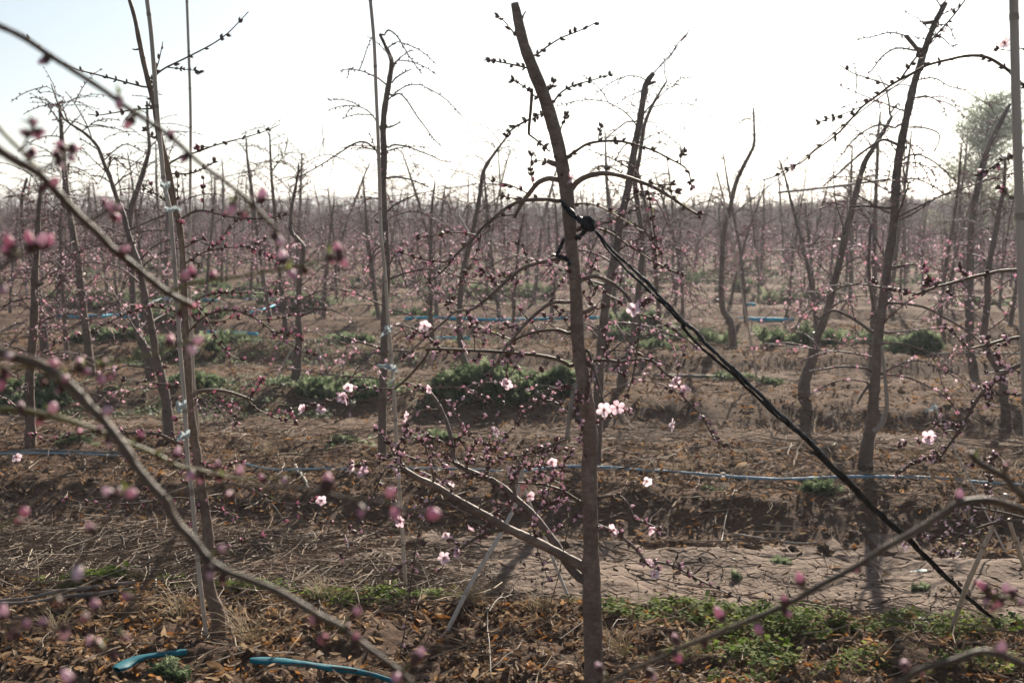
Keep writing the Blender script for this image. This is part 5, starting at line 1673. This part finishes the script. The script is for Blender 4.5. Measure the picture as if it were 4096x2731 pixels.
# flattened teal hose in the foreground, two visible lengths
def flat_hose(label, s, w0, w1):
    px = smooth_path(trace(s), 6)
    W = np.array([G(a / 1.7415, c / 1.7415, .015) for a, c in px])
    n = len(W)
    zz = terrain(W[:, 0], W[:, 1]); W[:, 2] = np.convolve(np.pad(zz, 10, mode='edge'), np.ones(21) / 21, 'valid') + .03
    T, U, X = frames(W)
    w = np.interp(np.linspace(0, 1, n), [0, .06, .94, 1], [w0 * .5, w0, w1, w1 * .6]) * (1 + nrg.uniform(-.03, .03, n))
    side = np.column_stack([-T[:, 1], T[:, 0], np.zeros(n)]); side /= np.linalg.norm(side, axis=1)[:, None]
    prof = [(-1, 0), (-.6, .006), (0, .009), (.6, .007), (1, .001), (.5, -.006), (-.5, -.006)]
    V = np.concatenate([W + side * (w[:, None] / 2 * a) + np.array([0, 0, 1]) * (c + .003 * a * np.sin(np.arange(n) * .35))[:, None] for a, c in prof])
    m = len(prof)
    F = [(k * n + i, ((k + 1) % m) * n + i, ((k + 1) % m) * n + i + 1, k * n + i + 1) for k in range(m) for i in range(n - 1)]
    mb = MB(); b = W[n // 2].copy(); mb.add(V - b, F)
    o = obj('flat_hose', mb.mesh('flat_hose', [M['teal']]), None, label, 'hose', 'flattened teal hoses'); o.location = b
flat_hose('torn flat end of a teal hose left of the leaning trunk foot', 'V 268,1552 300,1534 340,1524 390,1519 430,1516', .055, .03)
flat_hose('flattened teal hose lying right of the leaning trunk foot', 'V 575,1523 640,1524 700,1528 740,1530 790,1531 850,1537 905,1550', .05, .022)
def scrap(label, vx, vy, w, mat='teal'):
    g = G(vx, vy, .0); r = rng
    V, F = [], []
    n = 6
    for i in range(n):
        for j in (0, 1):
            V.append(((i / (n - 1) - .5) * w, (j - .5) * w * .3 * (1 - .6 * abs(i / (n - 1) - .5)), .012 + r.uniform(0, .02)))
    F = [(2 * i, 2 * i + 1, 2 * i + 3, 2 * i + 2) for i in range(n - 1)]
    mb = MB(); mb.add(V, F)
    mb.add(np.array(V) - np.array([0, 0, .002]), [f[::-1] for f in F])
    o = obj('plastic_scrap', mb.mesh('plastic_scrap', [M[mat]]), None, label, 'plastic scrap', 'plastic scraps')
    o.location = (g[0], g[1], tz(g[0], g[1])); o.rotation_euler.z = r.uniform(-.4, .4)
scrap('teal plastic scrap in the green weeds at lower right', 2110, 1412, .14)
scrap('teal plastic strip on the cracked mud by the blurred limb', 2115, 1252, .09)
scrap('pale plastic scrap on the mulch at far left', 170, 1284, .05, 'film')
scrap('grey plastic scrap beside the mulch at the left edge', 25, 1296, .06, 'film')
scrap('pale plastic scrap on the second bed, right of the central trunk', 1220, 985, .08, 'film')

def wire(label, s, Y0, Y1, r=.0035):
    px = smooth_path(trace(s), 6)
    W = np.array([P(a, c, y) for (a, c), y in zip(px, np.linspace(Y0, Y1, len(px)))])
    b = W[len(W) // 2].copy()
    mb = MB(); tube(mb, W - b, r, 5)
    o = obj('support_wire', mb.mesh('support_wire', [M['wire']]), None, label, 'wire', 'support wires'); o.location = b
wire('taut support wire rising to the grey tree with the forked top', 'C 1640,470 1190,800 880,1060 600,1280 240,1560 F 20,230', 7.1, 10.5, .004)
wire('faint support wire across the far rows left of centre', 'B 0,1390 260,1330 540,1300 760,1265 980,1235 1200,1240', 17, 15, .006)
wire('support wire crossing the far rows at left', 'A 1240,1290 1500,1195 1760,1130', 16, 15, .005)
wire('dark support rail behind the grey tree at right', 'C 700,1295 900,1275 1080,1255 1300,1225 1450,1205', 12, 10.5, .012)

# ------------------------------------------------------------------ ground litter
def dry_leaf(seed, n=5):
    r = random.Random(seed); mb = MB()
    L, W = r.uniform(.028, .058), r.uniform(.011, .019)
    curl = r.uniform(-14, 34); fold = r.uniform(.2, 1.2); tw = r.uniform(-1.8, 1.8)
    V = []
    x = z = 0; a = -curl * L / 2
    for i in range(n + 1):
        t = i / n
        w = W / 2 * math.sin(math.pi * (t * .92 + .04)) ** .7
        th = tw * (t - .5)
        for j in (-1, 0, 1):
            yy, zz = j * w * math.cos(fold * abs(j)), abs(j) * w * math.sin(fold) + r.uniform(-.0015, .0015)
            V.append((x - L / 2, yy * math.cos(th) - zz * math.sin(th), z + yy * math.sin(th) + zz * math.cos(th)))
        a += curl * L / n
        x += math.cos(a) * L / n; z += math.sin(a) * L / n
    V = np.array(V); V[:, 2] -= V[:, 2].min()
    F = [(3 * i + j, 3 * i + j + 1, 3 * i + j + 4, 3 * i + j + 3) for i in range(n) for j in range(2)]
    mb.add(V, F)
    return mb
LEAVES = [dry_leaf(s) for s in range(14)]
LEAF_ME = [l.mesh('fallen_leaf', [M['dry']]) for l in LEAVES]

def pts_in(x0, x1, y0, y1, n):
    return np.column_stack([nrg.uniform(x0, x1, n), nrg.uniform(y0, y1, n)])

def leaf_field():
    P1 = []
    c = pts_in(-2.3, 2.5, 3.6, 5.1, 22000)
    s = c[:, 1] + ROWS * c[:, 0] - ROW0
    den = 1 - sstep(.75, 1.15, s); den *= .1 + 1.3 * (vnoise(c[:, 0] * 2.2, c[:, 1] * 2.2, 31) + .5) + 1.1 * vnoise(c[:, 0] * 7, c[:, 1] * 7, 32)
    P1.append(c[nrg.random(len(c)) < den * .75])
    c = pts_in(-4.2, 4.2, 5.0, 9.5, 34000)
    p = np.abs(phase(c[:, 0], c[:, 1])); den = (1 - sstep(1.15, 1.5, p)) * (.3 + 1.3 * (vnoise(c[:, 0] * 1.6, c[:, 1] * 1.6, 33) + .5)) + .035
    P1.append(c[nrg.random(len(c)) < den * .55])
    c = pts_in(-7.5, 7.5, 9.5, 17, 38000)
    p = np.abs(phase(c[:, 0], c[:, 1])); den = (1 - sstep(1.1, 1.5, p)) * (.2 + 1.4 * (vnoise(c[:, 0] * 1.2, c[:, 1] * 1.2, 35) + .5)) + .02
    P1.append(c[nrg.random(len(c)) < den * .5])
    c = np.concatenate(P1)
    return c[np.abs(c[:, 0]) < .43 * c[:, 1] + .25]
lp = leaf_field()
order = np.argsort(lp[:, 1])
lp = lp[order]
lz = terrain(lp[:, 0], lp[:, 1])
n_ind = 300
vis = np.where((lp[:, 1] > 3.95) & (np.abs(lp[:, 0]) < .39 * lp[:, 1]))[0][:600]
ind = set(nrg.choice(vis, n_ind, replace=False).tolist())
for i in sorted(ind):
    o = obj('fallen_leaf', LEAF_ME[i % 14], None, 'curled dry brown leaf lying on the soil of the nearest bed', 'leaf', 'fallen leaves on the nearest bed')
    o.location = (lp[i, 0], lp[i, 1], lz[i] + .003)
    o.rotation_euler = (nrg.normal(0, .35), nrg.normal(0, .35), nrg.uniform(0, 6.28))
    s = nrg.uniform(.8, 1.25); o.scale = (s, s, s)
keep = np.array([i for i in range(len(lp)) if i not in ind])
n = len(keep)
LEAVES = LEAVES + [dry_leaf(s, 2) for s in range(40, 48)]
lpick = np.where(lp[keep, 1] < 7.0, nrg.integers(0, 14, n), nrg.integers(14, 22, n))
lscale = np.minimum(.5 + nrg.gamma(3, .15, n), 1.35) * np.where(lp[keep, 1] < 9.5, 1, 1.35)
obj('leaf_litter', scatter('leaf_litter', LEAVES, [M['dry']], np.column_stack([lp[keep], lz[keep] + nrg.uniform(.0, .012, n)]), rand_rot(n, .5), lscale, lpick),
    kind='stuff', label='litter of curled dry brown and orange leaves covering the beds', cat='leaf litter')

def twig_proto(seed):
    r = random.Random(seed); mb = MB()
    L = r.uniform(.14, .5); n = 5
    p = np.array([-L / 2, 0, .004]); d = np.array([1.0, 0, 0]); pts = [p]
    for i in range(n):
        d = d + np.array([0, r.uniform(-.28, .28), r.uniform(-.07, .07)]); d /= np.linalg.norm(d)
        p = p + d * L / n; pts.append(p)
    pts = np.array(pts); pts[:, 2] = np.abs(pts[:, 2])
    r0 = r.uniform(.0016, .0042)
    tube(mb, pts, np.linspace(r0, r0 * .5, n + 1), 4, 0, 0, False)
    if r.random() < .5:
        j = r.randrange(1, n - 1); a = r.choice((-1, 1)) * r.uniform(.4, .9)
        q = [pts[j], pts[j] + np.array([math.cos(a), math.sin(a), .12]) * L * .18, pts[j] + np.array([math.cos(a * .7), math.sin(a * .7), .1]) * L * .34]
        tube(mb, np.array(q), [r0 * .6, r0 * .5, r0 * .3], 4, 0, 0, False)
    return mb
TW = [twig_proto(s) for s in range(16)]
TW_ME = [t.mesh('pruned_twig', [M['straw']]) for t in TW]
def twig_field():
    c1 = []
    c = pts_in(-2.6, .6, 4.5, 6.4, 6500)          # mulch of prunings in the first lane, left
    s = c[:, 1] + ROWS * c[:, 0] - ROW0
    den = sstep(.55, .85, s) * (1 - sstep(1.9, 2.3, s)) * (1 - sstep(-.75, .35, c[:, 0])) * (.5 + vnoise(c[:, 0] * 2, c[:, 1] * 2, 41))
    c1.append(c[nrg.random(len(c)) < den * 1.5])
    c = pts_in(-2.4, 2.6, 3.7, 5.0, 420); c1.append(c)
    c = pts_in(-.2, 3.0, 4.7, 6.6, 200); c1.append(c)
    c = pts_in(-3.8, 4.0, 6.2, 9.5, 2600); c1.append(c)
    c = pts_in(-7, 7, 9.5, 20, 5000); c1.append(c)
    c = np.concatenate(c1)
    return c[np.abs(c[:, 0]) < .43 * c[:, 1] + .2]
tp = twig_field(); tp = tp[np.argsort(tp[:, 1])]
tzz = terrain(tp[:, 0], tp[:, 1])
vis = np.where((tp[:, 1] > 4.0) & (tp[:, 1] < 6.2) & (np.abs(tp[:, 0]) < .38 * tp[:, 1]))[0]
ind = set(nrg.choice(vis, min(200, len(vis)), replace=False).tolist())
for i in sorted(ind):
    onmulch = tp[i, 0] < -.2 and tp[i, 1] > 4.7
    o = obj('pruned_twig', TW_ME[i % 16], None, 'dry brown pruned twig lying in the mulch on the left lane' if onmulch else 'dry brown twig lying among the leaves and cracked mud', 'twig',
            'prunings on the left lane' if onmulch else 'loose twigs on the soil')
    o.location = (tp[i, 0], tp[i, 1], tzz[i] + (.02 if onmulch else .008))
    o.rotation_euler = (nrg.normal(0, .08), nrg.normal(0, .10), nrg.normal(0, .6) + (math.pi if nrg.random() < .5 else 0))
keep = np.array([i for i in range(len(tp)) if i not in ind]); n = len(keep)
R = rand_rot(n, .09)
obj('twig_litter', scatter('twig_litter', TW, [M['straw']], np.column_stack([tp[keep], tzz[keep] + nrg.uniform(.004, .03, n)]), R, nrg.uniform(.6, 1.15, n), nrg.integers(0, 16, n)),
    kind='stuff', label='mulch of dry stalks and prunings strewn over the ground', cat='twig litter')

# a few big prunings that read singly
def pruning(label, s, d0, d1, h=.02, lift=0.0):
    px = smooth_path(trace(s), 5)
    W = np.array([G(a / 1.7415, c / 1.7415, h) for a, c in px])
    W[:, 2] = terrain(W[:, 0], W[:, 1]) + .012 + lift * np.sin(np.linspace(0, math.pi, len(W)))
    b = W[0].copy(); k = .59524 / FPX * W[:, 1] / 2
    mb = MB(); tube(mb, W - b, np.linspace(d0, d1, len(W)) * k, 7, 0, .08)
    o = obj('pruned_branch', mb.mesh('pruned_branch', [M['pale' if d0 > 20 else 'twig']]), None, label, 'branch', 'prunings lying on the ground'); o.location = b
pruning('brown pruned stick on the cracked mud below the blue tape', 'I 400,540 600,555 780,575 960,580', 22, 14, -.08)
pruning('short pale stick on the cracked mud, left of the strap', 'I 290,610 350,650 415,695', 24, 16, -.08)
pruning('curved pale twig below the drip tape', 'I 520,265 420,330 350,410 315,500', 12, 10, -.02)
pruning('orange-brown stick beside the strap on the mud', 'I 1780,735 1850,690 1915,670 1925,625', 24, 14, -.08)
pruning('dark bent branch arched over the weeds at left', 'G 975,440 1000,600 1000,800 1045,880 1045,980', 12, 18, .0, .03)
pruning('grey stick lying among the leaves at the left edge', 'G 110,1320 300,1300 480,1270 650,1230', 18, 12, .02)
pruning('straight grey stick under the lower branches', 'H 1200,815 1350,860 1480,875', 18, 12, -.05)
pruning('long bent twig lying in the dry leaves left of the trunk foot', 'H 1240,900 1130,980 1040,1060 1010,1150 1025,1300 1035,1470', 12, 9, .02, .03)
pruning('stick lying right of the trunk foot by the mud', 'H 1770,830 1900,880 2000,910 2150,930', 20, 12, -.04)
pruning('forked twig in the leaves below the crossed props', 'H 1030,1150 1130,1140 1280,1165', 12, 8, .02, .01)
pruning('thin curved twig right of the trunk foot', 'H 1820,1360 1840,1280 1900,1220 2005,1190', 10, 8, .02, .04)
pruning('pale cane lying on the second bed left of centre', 'G 1985,115 2030,180 2075,250', 24, 20, .0)
pruning('brown branch on the far bank right of the strap', 'F 930,1450 1000,1410 1100,1330', 18, 10, .0)

# soil clods
def clod(seed):
    r = random.Random(seed); mb = MB()
    V, F = [], []
    n, m = 7, 4
    for i in range(m + 1):
        ph = math.pi * i / m
        for k in range(n):
            th = 2 * math.pi * k / n
            q = r.uniform(.75, 1.15)
            V.append((math.sin(ph) * math.cos(th) * q, math.sin(ph) * math.sin(th) * q * .85, math.cos(ph) * .6 * q))
    for i in range(m):
        for k in range(n):
            F.append((i * n + k, i * n + (k + 1) % n, (i + 1) * n + (k + 1) % n, (i + 1) * n + k))
    mb.add(V, F)
    return mb
CL = [clod(s) for s in range(6)]
c = np.concatenate([pts_in(-2.4, 2.6, 3.7, 5.2, 1300), pts_in(-3.6, 3.8, 5.7, 8.6, 4500), pts_in(-7, 7, 8.6, 17, 5000)])
p = np.abs(phase(c[:, 0], c[:, 1]))
cr = pts_in(-1.0, 3.0, 4.6, 6.3, 2600); nb_ = (p < 1.35)
c = np.concatenate([c[nb_], cr]); p = np.zeros(len(c)); big_c = np.arange(len(c)) < nb_.sum()
c_ok = np.abs(c[:, 0]) < .43 * c[:, 1] + .2; big_c = big_c[c_ok]
c = c[(p < 1.35) & (np.abs(c[:, 0]) < .43 * c[:, 1] + .2)]
n = len(c)
obj('soil_clods', scatter('soil_clods', CL, [M['clod']], np.column_stack([c, terrain(c[:, 0], c[:, 1])]), rand_rot(n, .3), np.where(big_c, np.minimum(nrg.gamma(1.8, .005, n) + .003, .024), nrg.gamma(1.5, .0022, n) + .0015), nrg.integers(0, 6, n)),
    kind='stuff', label='loose clods of dry soil on the beds', cat='soil')

# ------------------------------------------------------------------ weeds
def sprig(seed, feathery=False):
    r = random.Random(seed); mb = MB()
    if not feathery:
        for k in range(7):
            a = r.uniform(0, 6.28); rad = r.uniform(.0, .016); h = r.uniform(.006, .034)
            c = np.array([math.cos(a) * rad, math.sin(a) * rad, h]); b = r.uniform(0, 6.28)
            u = np.array([math.cos(b), math.sin(b), r.uniform(-.2, .5)]) * r.uniform(.007, .013); v = np.array([-math.sin(b), math.cos(b), r.uniform(-.3, .3)]) * r.uniform(.004, .007)
            mb.add([c, c + u * .5 + v, c + u * 1.1, c + u * .5 - v], [(0, 1, 2, 3)])
    else:
        for k in range(5):
            a = r.uniform(0, 6.28); tl = r.uniform(.2, .9); L = r.uniform(.05, .11)
            d = np.array([math.cos(a) * tl, math.sin(a) * tl, 1]); d /= np.linalg.norm(d)
            sd = np.array([-math.sin(a), math.cos(a), 0])
            for j in range(4):
                t = .3 + .22 * j
                for sgn in (-1, 1):
                    c = d * L * t; e = c + (sd * sgn + d * .6) * L * .30 * (1.15 - t * .6); w = d * .008
                    mb.add([c - w, c + w, e + w * .8, e - w * .3], [(0, 1, 2, 3)])
    return mb
SPR = [sprig(s) for s in range(6)]
FEA = [sprig(s, True) for s in range(20, 26)]

def cover(patches, n_per_m2):
    out = []
    for (vx, vy, rx, ry, dens) in patches:
        g = G(vx, vy, 0); e = G(vx + rx, vy, 0); f1 = G(vx, vy - ry, 0); f2 = G(vx, vy + ry, 0)
        ax = abs(e[0] - g[0]); ay = abs(f1[1] - f2[1]) / 2
        n = int(math.pi * ax * ay * n_per_m2 * dens * 2.2)
        a = nrg.random(n) * 6.283; q = np.sqrt(nrg.random(n)) * 1.25
        c = np.column_stack([g[0] + ax * q * np.cos(a), (f1[1] + f2[1]) / 2 + ay * q * np.sin(a)])
        pr = (1.05 - q) * 1.2 + 1.9 * vnoise(c[:, 0] * 5, c[:, 1] * 5, 51) + 1.5 * vnoise(c[:, 0] * 14, c[:, 1] * 14, 52)
        out.append(c[nrg.random(n) < np.clip(pr, 0, 1)])
    return np.concatenate(out)
c = cover([(330, 1325, 150, 22, 1.8), (230, 1335, 110, 16, 1.5), (480, 1335, 90, 14, 1.2), (640, 1345, 110, 16, 1.7), (880, 1350, 170, 25, 2), (760, 1372, 90, 20, 1.6), (1010, 1362, 80, 16, 1.4), (1290, 1388, 40, 12, .5),
           (1500, 1400, 150, 35, .8), (1640, 1390, 130, 30, .8), (1600, 1440, 190, 30, .6), (1800, 1450, 200, 50, .6), (2000, 1440, 200, 40, .6), (2200, 1440, 170, 40, .6), (1750, 1510, 190, 30, .5), (2000, 1520, 220, 40, .45),
           (1450, 1500, 60, 30, .3), (1700, 1555, 200, 20, .6), (2250, 1530, 120, 30, .5)], 2600)
n = len(c)
obj('ground_cover', scatter('ground_cover', SPR, [M['weed']], np.column_stack([c, terrain(c[:, 0], c[:, 1]) - .004]), rand_rot(n, .25), nrg.uniform(.5, 1.1, n) + nrg.gamma(1.5, .2, n), nrg.integers(0, 6, n)),
    kind='stuff', label='low green small-leaved weeds matting the bed edge', cat='weeds')

c = cover([(450, 915, 300, 20, 1), (150, 900, 200, 20, .9), (700, 890, 260, 18, 1), (1050, 905, 250, 16, .7), (500, 803, 260, 12, .8), (820, 806, 200, 11, .8), (1120, 790, 160, 9, .6), (250, 812, 200, 12, .8), (560, 702, 220, 6, .7), (900, 692, 250, 6, .6),
           (1250, 700, 200, 6, .6), (300, 690, 220, 6, .6), (1500, 645, 300, 5, .5), (1900, 642, 320, 5, .5), (1690, 872, 90, 9, .6), (2050, 695, 260, 6, .4), (1800, 610, 500, 5, .5), (600, 640, 500, 5, .5), (1000, 1008, 120, 10, .25), (760, 1030, 120, 8, .2), (170, 1020, 120, 9, .3), (1250, 985, 120, 9, .2), (1650, 1120, 160, 10, .12)], 240)
n = len(c)
obj('lane_weeds', scatter('lane_weeds', SPR, [M['bush']], np.column_stack([c, terrain(c[:, 0], c[:, 1]) - .004]), rand_rot(n, .3), nrg.uniform(.9, 2.4, n), nrg.integers(0, 6, n)),
    kind='stuff', label='sparse green weeds growing along the lanes behind', cat='weeds')

def clump(label, vx, vy, rx, h, n, Yy=None, group='feathery weed clumps', depth=.6, mat='bush'):
    g = G(vx, vy, 0)
    if lane_amount(np.array([g[0]]), np.array([g[1]]))[0] > .5:
        g = G(vx, vy, -.1)
    R = rx / 2940 * g[1]
    z0 = tz(g[0], g[1])
    a = nrg.random(n) * 6.283; q = np.sqrt(nrg.random(n))
    xx, yy = R * q * np.cos(a), R * depth * q * np.sin(a)
    lump = .35 + 1.5 * (vnoise((xx + g[0]) * 5, (yy + g[1]) * 5, 61) + .5) * .9
    h = h * .75; n_ = n
    top = h * np.sqrt(np.clip(1 - q ** 2.4, 0, 1)) * lump
    zz = terrain(xx + g[0], yy + g[1]) - z0 + top * np.sqrt(nrg.random(n)) - .02
    me = scatter('weed_clump', FEA, [M[mat]], np.column_stack([xx, yy, zz]), rand_rot(n, .5), nrg.uniform(.55, 1.1, n) * min(1, .25 + h * 6), nrg.integers(0, 6, n))
    o = obj('weed_clump', me, None, label, 'weed', group)
    o.location = (g[0], g[1], z0)
clump('large bushy green weed clump behind the central trunk', 1130, 930, 140, .22, 1400)
clump('green weed clump joining the large one on its left', 800, 925, 120, .10, 600)
clump('green weed clump just left of the central trunk, lower and flatter', 1270, 900, 60, .16, 450)
clump('flat green weed clump at the left edge of the second lane', 60, 925, 100, .15, 600)
clump('rounded green weed clump behind the blurred left limb', 240, 803, 75, .16, 450)
clump('green weed clump between the two left stakes', 440, 912, 80, .09, 300)
clump('rounded green weed clump right of the forked grey tree', 2098, 808, 58, .2, 600)
clump('pale green weed clump in the lane left of the centre stake', 790, 806, 70, .10, 350)
clump('long green weed patch under the knobbly tree', 690, 880, 90, .06, 250)
clump('green weed tuft at mid left beyond the stake', 530, 805, 70, .09, 300)
clump('small grey-green tuft on the second bed left of the trunk', 1005, 1012, 48, .07, 200)
clump('small green tuft on the second bed behind the centre stake', 800, 1015, 34, .05, 110)
clump('small green tuft low on the second bed at left', 175, 1022, 45, .05, 140)
clump('green tuft below the drip tape, left of the strap', 1885, 1135, 45, .06, 160)
clump('feathery seedling on the cracked mud right of centre', 1795, 1282, 24, .035, 30)
clump('small feathery seedling on the mud near the strap foot', 2110, 1340, 20, .03, 24)
clump('tiny seedling on the mud left of its feathery neighbour', 1690, 1310, 12, .03, 12)
clump('green weed rosette beside the teal hose in the near corner', 390, 1556, 38, .05, 60)
clump('small leafy weed at the foot of the second bed bank', 1640, 1128, 22, .03, 26)
clump('green weeds in the lane beside the pale cane at right', 1680, 868, 60, .06, 200)
clump('bright green tuft by the stout pale foot tree', 1770, 878, 34, .05, 90)
clump('green tufts on the lane right of the thin cane', 1500, 800, 60, .07, 220)
# more, further back
cr = random.Random(9)
for i in range(46):
    y = cr.uniform(13.5, 45); k = round((y - ROW0) / ROWD); x = cr.uniform(-.38, .38) * y
    yy = ROW0 + ROWD * k - ROWS * x + cr.choice((-1, 1)) * cr.uniform(.5, 1.2)
    R = cr.uniform(.4, 1.2); n = int(110 * R * (1.6 if y < 22 else 1))
    a = nrg.random(n) * 6.283; q = np.sqrt(nrg.random(n))
    xx, y2 = R * q * np.cos(a), .4 * R * q * np.sin(a)
    zz = terrain(xx + x, y2 + yy) - tz(x, yy) + nrg.random(n) * .12 * (1 - q * .6)
    me = scatter('weed_clump', FEA, [M['bush']], np.column_stack([xx, y2, zz]), rand_rot(n, .5), nrg.uniform(.8, 1.8, n), nrg.integers(0, 6, n))
    o = obj('weed_clump', me, None, 'low green weed patch between the distant peach rows', 'weed', 'weed patches between the distant rows')
    o.location = (x, yy, tz(x, yy))

def dry_tuft(label, vx, vy, n, L):
    g = G(vx, vy, .0); mb = MB(); r = random.Random(int(vx * 7 + vy))
    for _ in range(n):
        a = r.uniform(0, 6.28); d = np.array([math.cos(a) * r.uniform(.2, 1), math.sin(a) * r.uniform(.2, 1), r.uniform(.5, 1.4)]); d /= np.linalg.norm(d)
        p = np.array([r.uniform(-.03, .03), r.uniform(-.03, .03), 0]); l = L * r.uniform(.5, 1.2); pts = [p]
        for s in range(4):
            p = p + d * l / 4; d = d + np.array([0, 0, -.35]) * r.uniform(.3, 1.4); d /= np.linalg.norm(d); pts.append(p)
        tube(mb, np.array(pts), np.linspace(.0012, .0004, 5), 3, 0, 0, False)
    o = obj('dry_grass_tuft', mb.mesh('dry_grass_tuft', [M['grass_dry']]), None, label, 'grass', 'tufts of dry grass')
    o.location = (g[0], g[1], tz(g[0], g[1]))
dry_tuft('wispy dry grass tuft at the foot of the slanting bamboo prop', 1075, 1395, 60, .12)
dry_tuft('dry grass tuft left of the leaning trunk foot', 410, 1420, 50, .14)
dry_tuft('pale dry grass tuft in the weeds left of the centre stake foot', 745, 1375, 70, .16)
dry_tuft('dry grass tuft right of the leaning trunk foot', 570, 1470, 50, .2)
dry_tuft('straw-coloured grass tuft in the lower right weeds', 1590, 1505, 50, .12)
dry_tuft('dry grass blades right of the central trunk foot', 1420, 1500, 40, .2)
dry_tuft('dry grass tuft in the weeds near the strap end', 2260, 1420, 50, .14)
dry_tuft('dry grass tuft behind the central trunk foot', 1240, 1410, 40, .12)
dry_tuft('dry grass tuft in the leaves at the lower left edge', 130, 1450, 40, .14)
dry_tuft('dry grass tuft on the second bed left of the grey tree', 1560, 1085, 50, .14)
dry_tuft('dry grass tuft on the second bed right of the grey tree', 2100, 1060, 50, .14)
dry_tuft('dry grass tuft on the second bed behind the left stake', 620, 1040, 50, .14)

# ------------------------------------------------------------------ haze
def haze():
    x0, x1, y0, y1, z0, z1 = -450, 450, -40, 420, -1.6, 9.5
    V = [(x, y, z) for z in (z0, z1) for y in (y0, y1) for x in (x0, x1)]
    F = [(0, 2, 3, 1), (4, 5, 7, 6), (0, 1, 5, 4), (2, 6, 7, 3), (0, 4, 6, 2), (1, 3, 7, 5)]
    mb = MB(); mb.add(V, F)
    m = bpy.data.materials.new('haze'); m.use_nodes = True
    nt = m.node_tree
    nt.nodes.remove(nt.nodes['Principled BSDF'])
    pv = nt.nodes.new('ShaderNodeVolumePrincipled')
    pv.inputs['Color'].default_value = (.90, .94, 1.0, 1)
    pv.inputs['Density'].default_value = .0009
    pv.inputs['Anisotropy'].default_value = .45
    nt.links.new(pv.outputs[0], nt.nodes['Material Output'].inputs['Volume'])
    obj('haze', mb.mesh('haze', [m], False), kind='stuff')
haze()
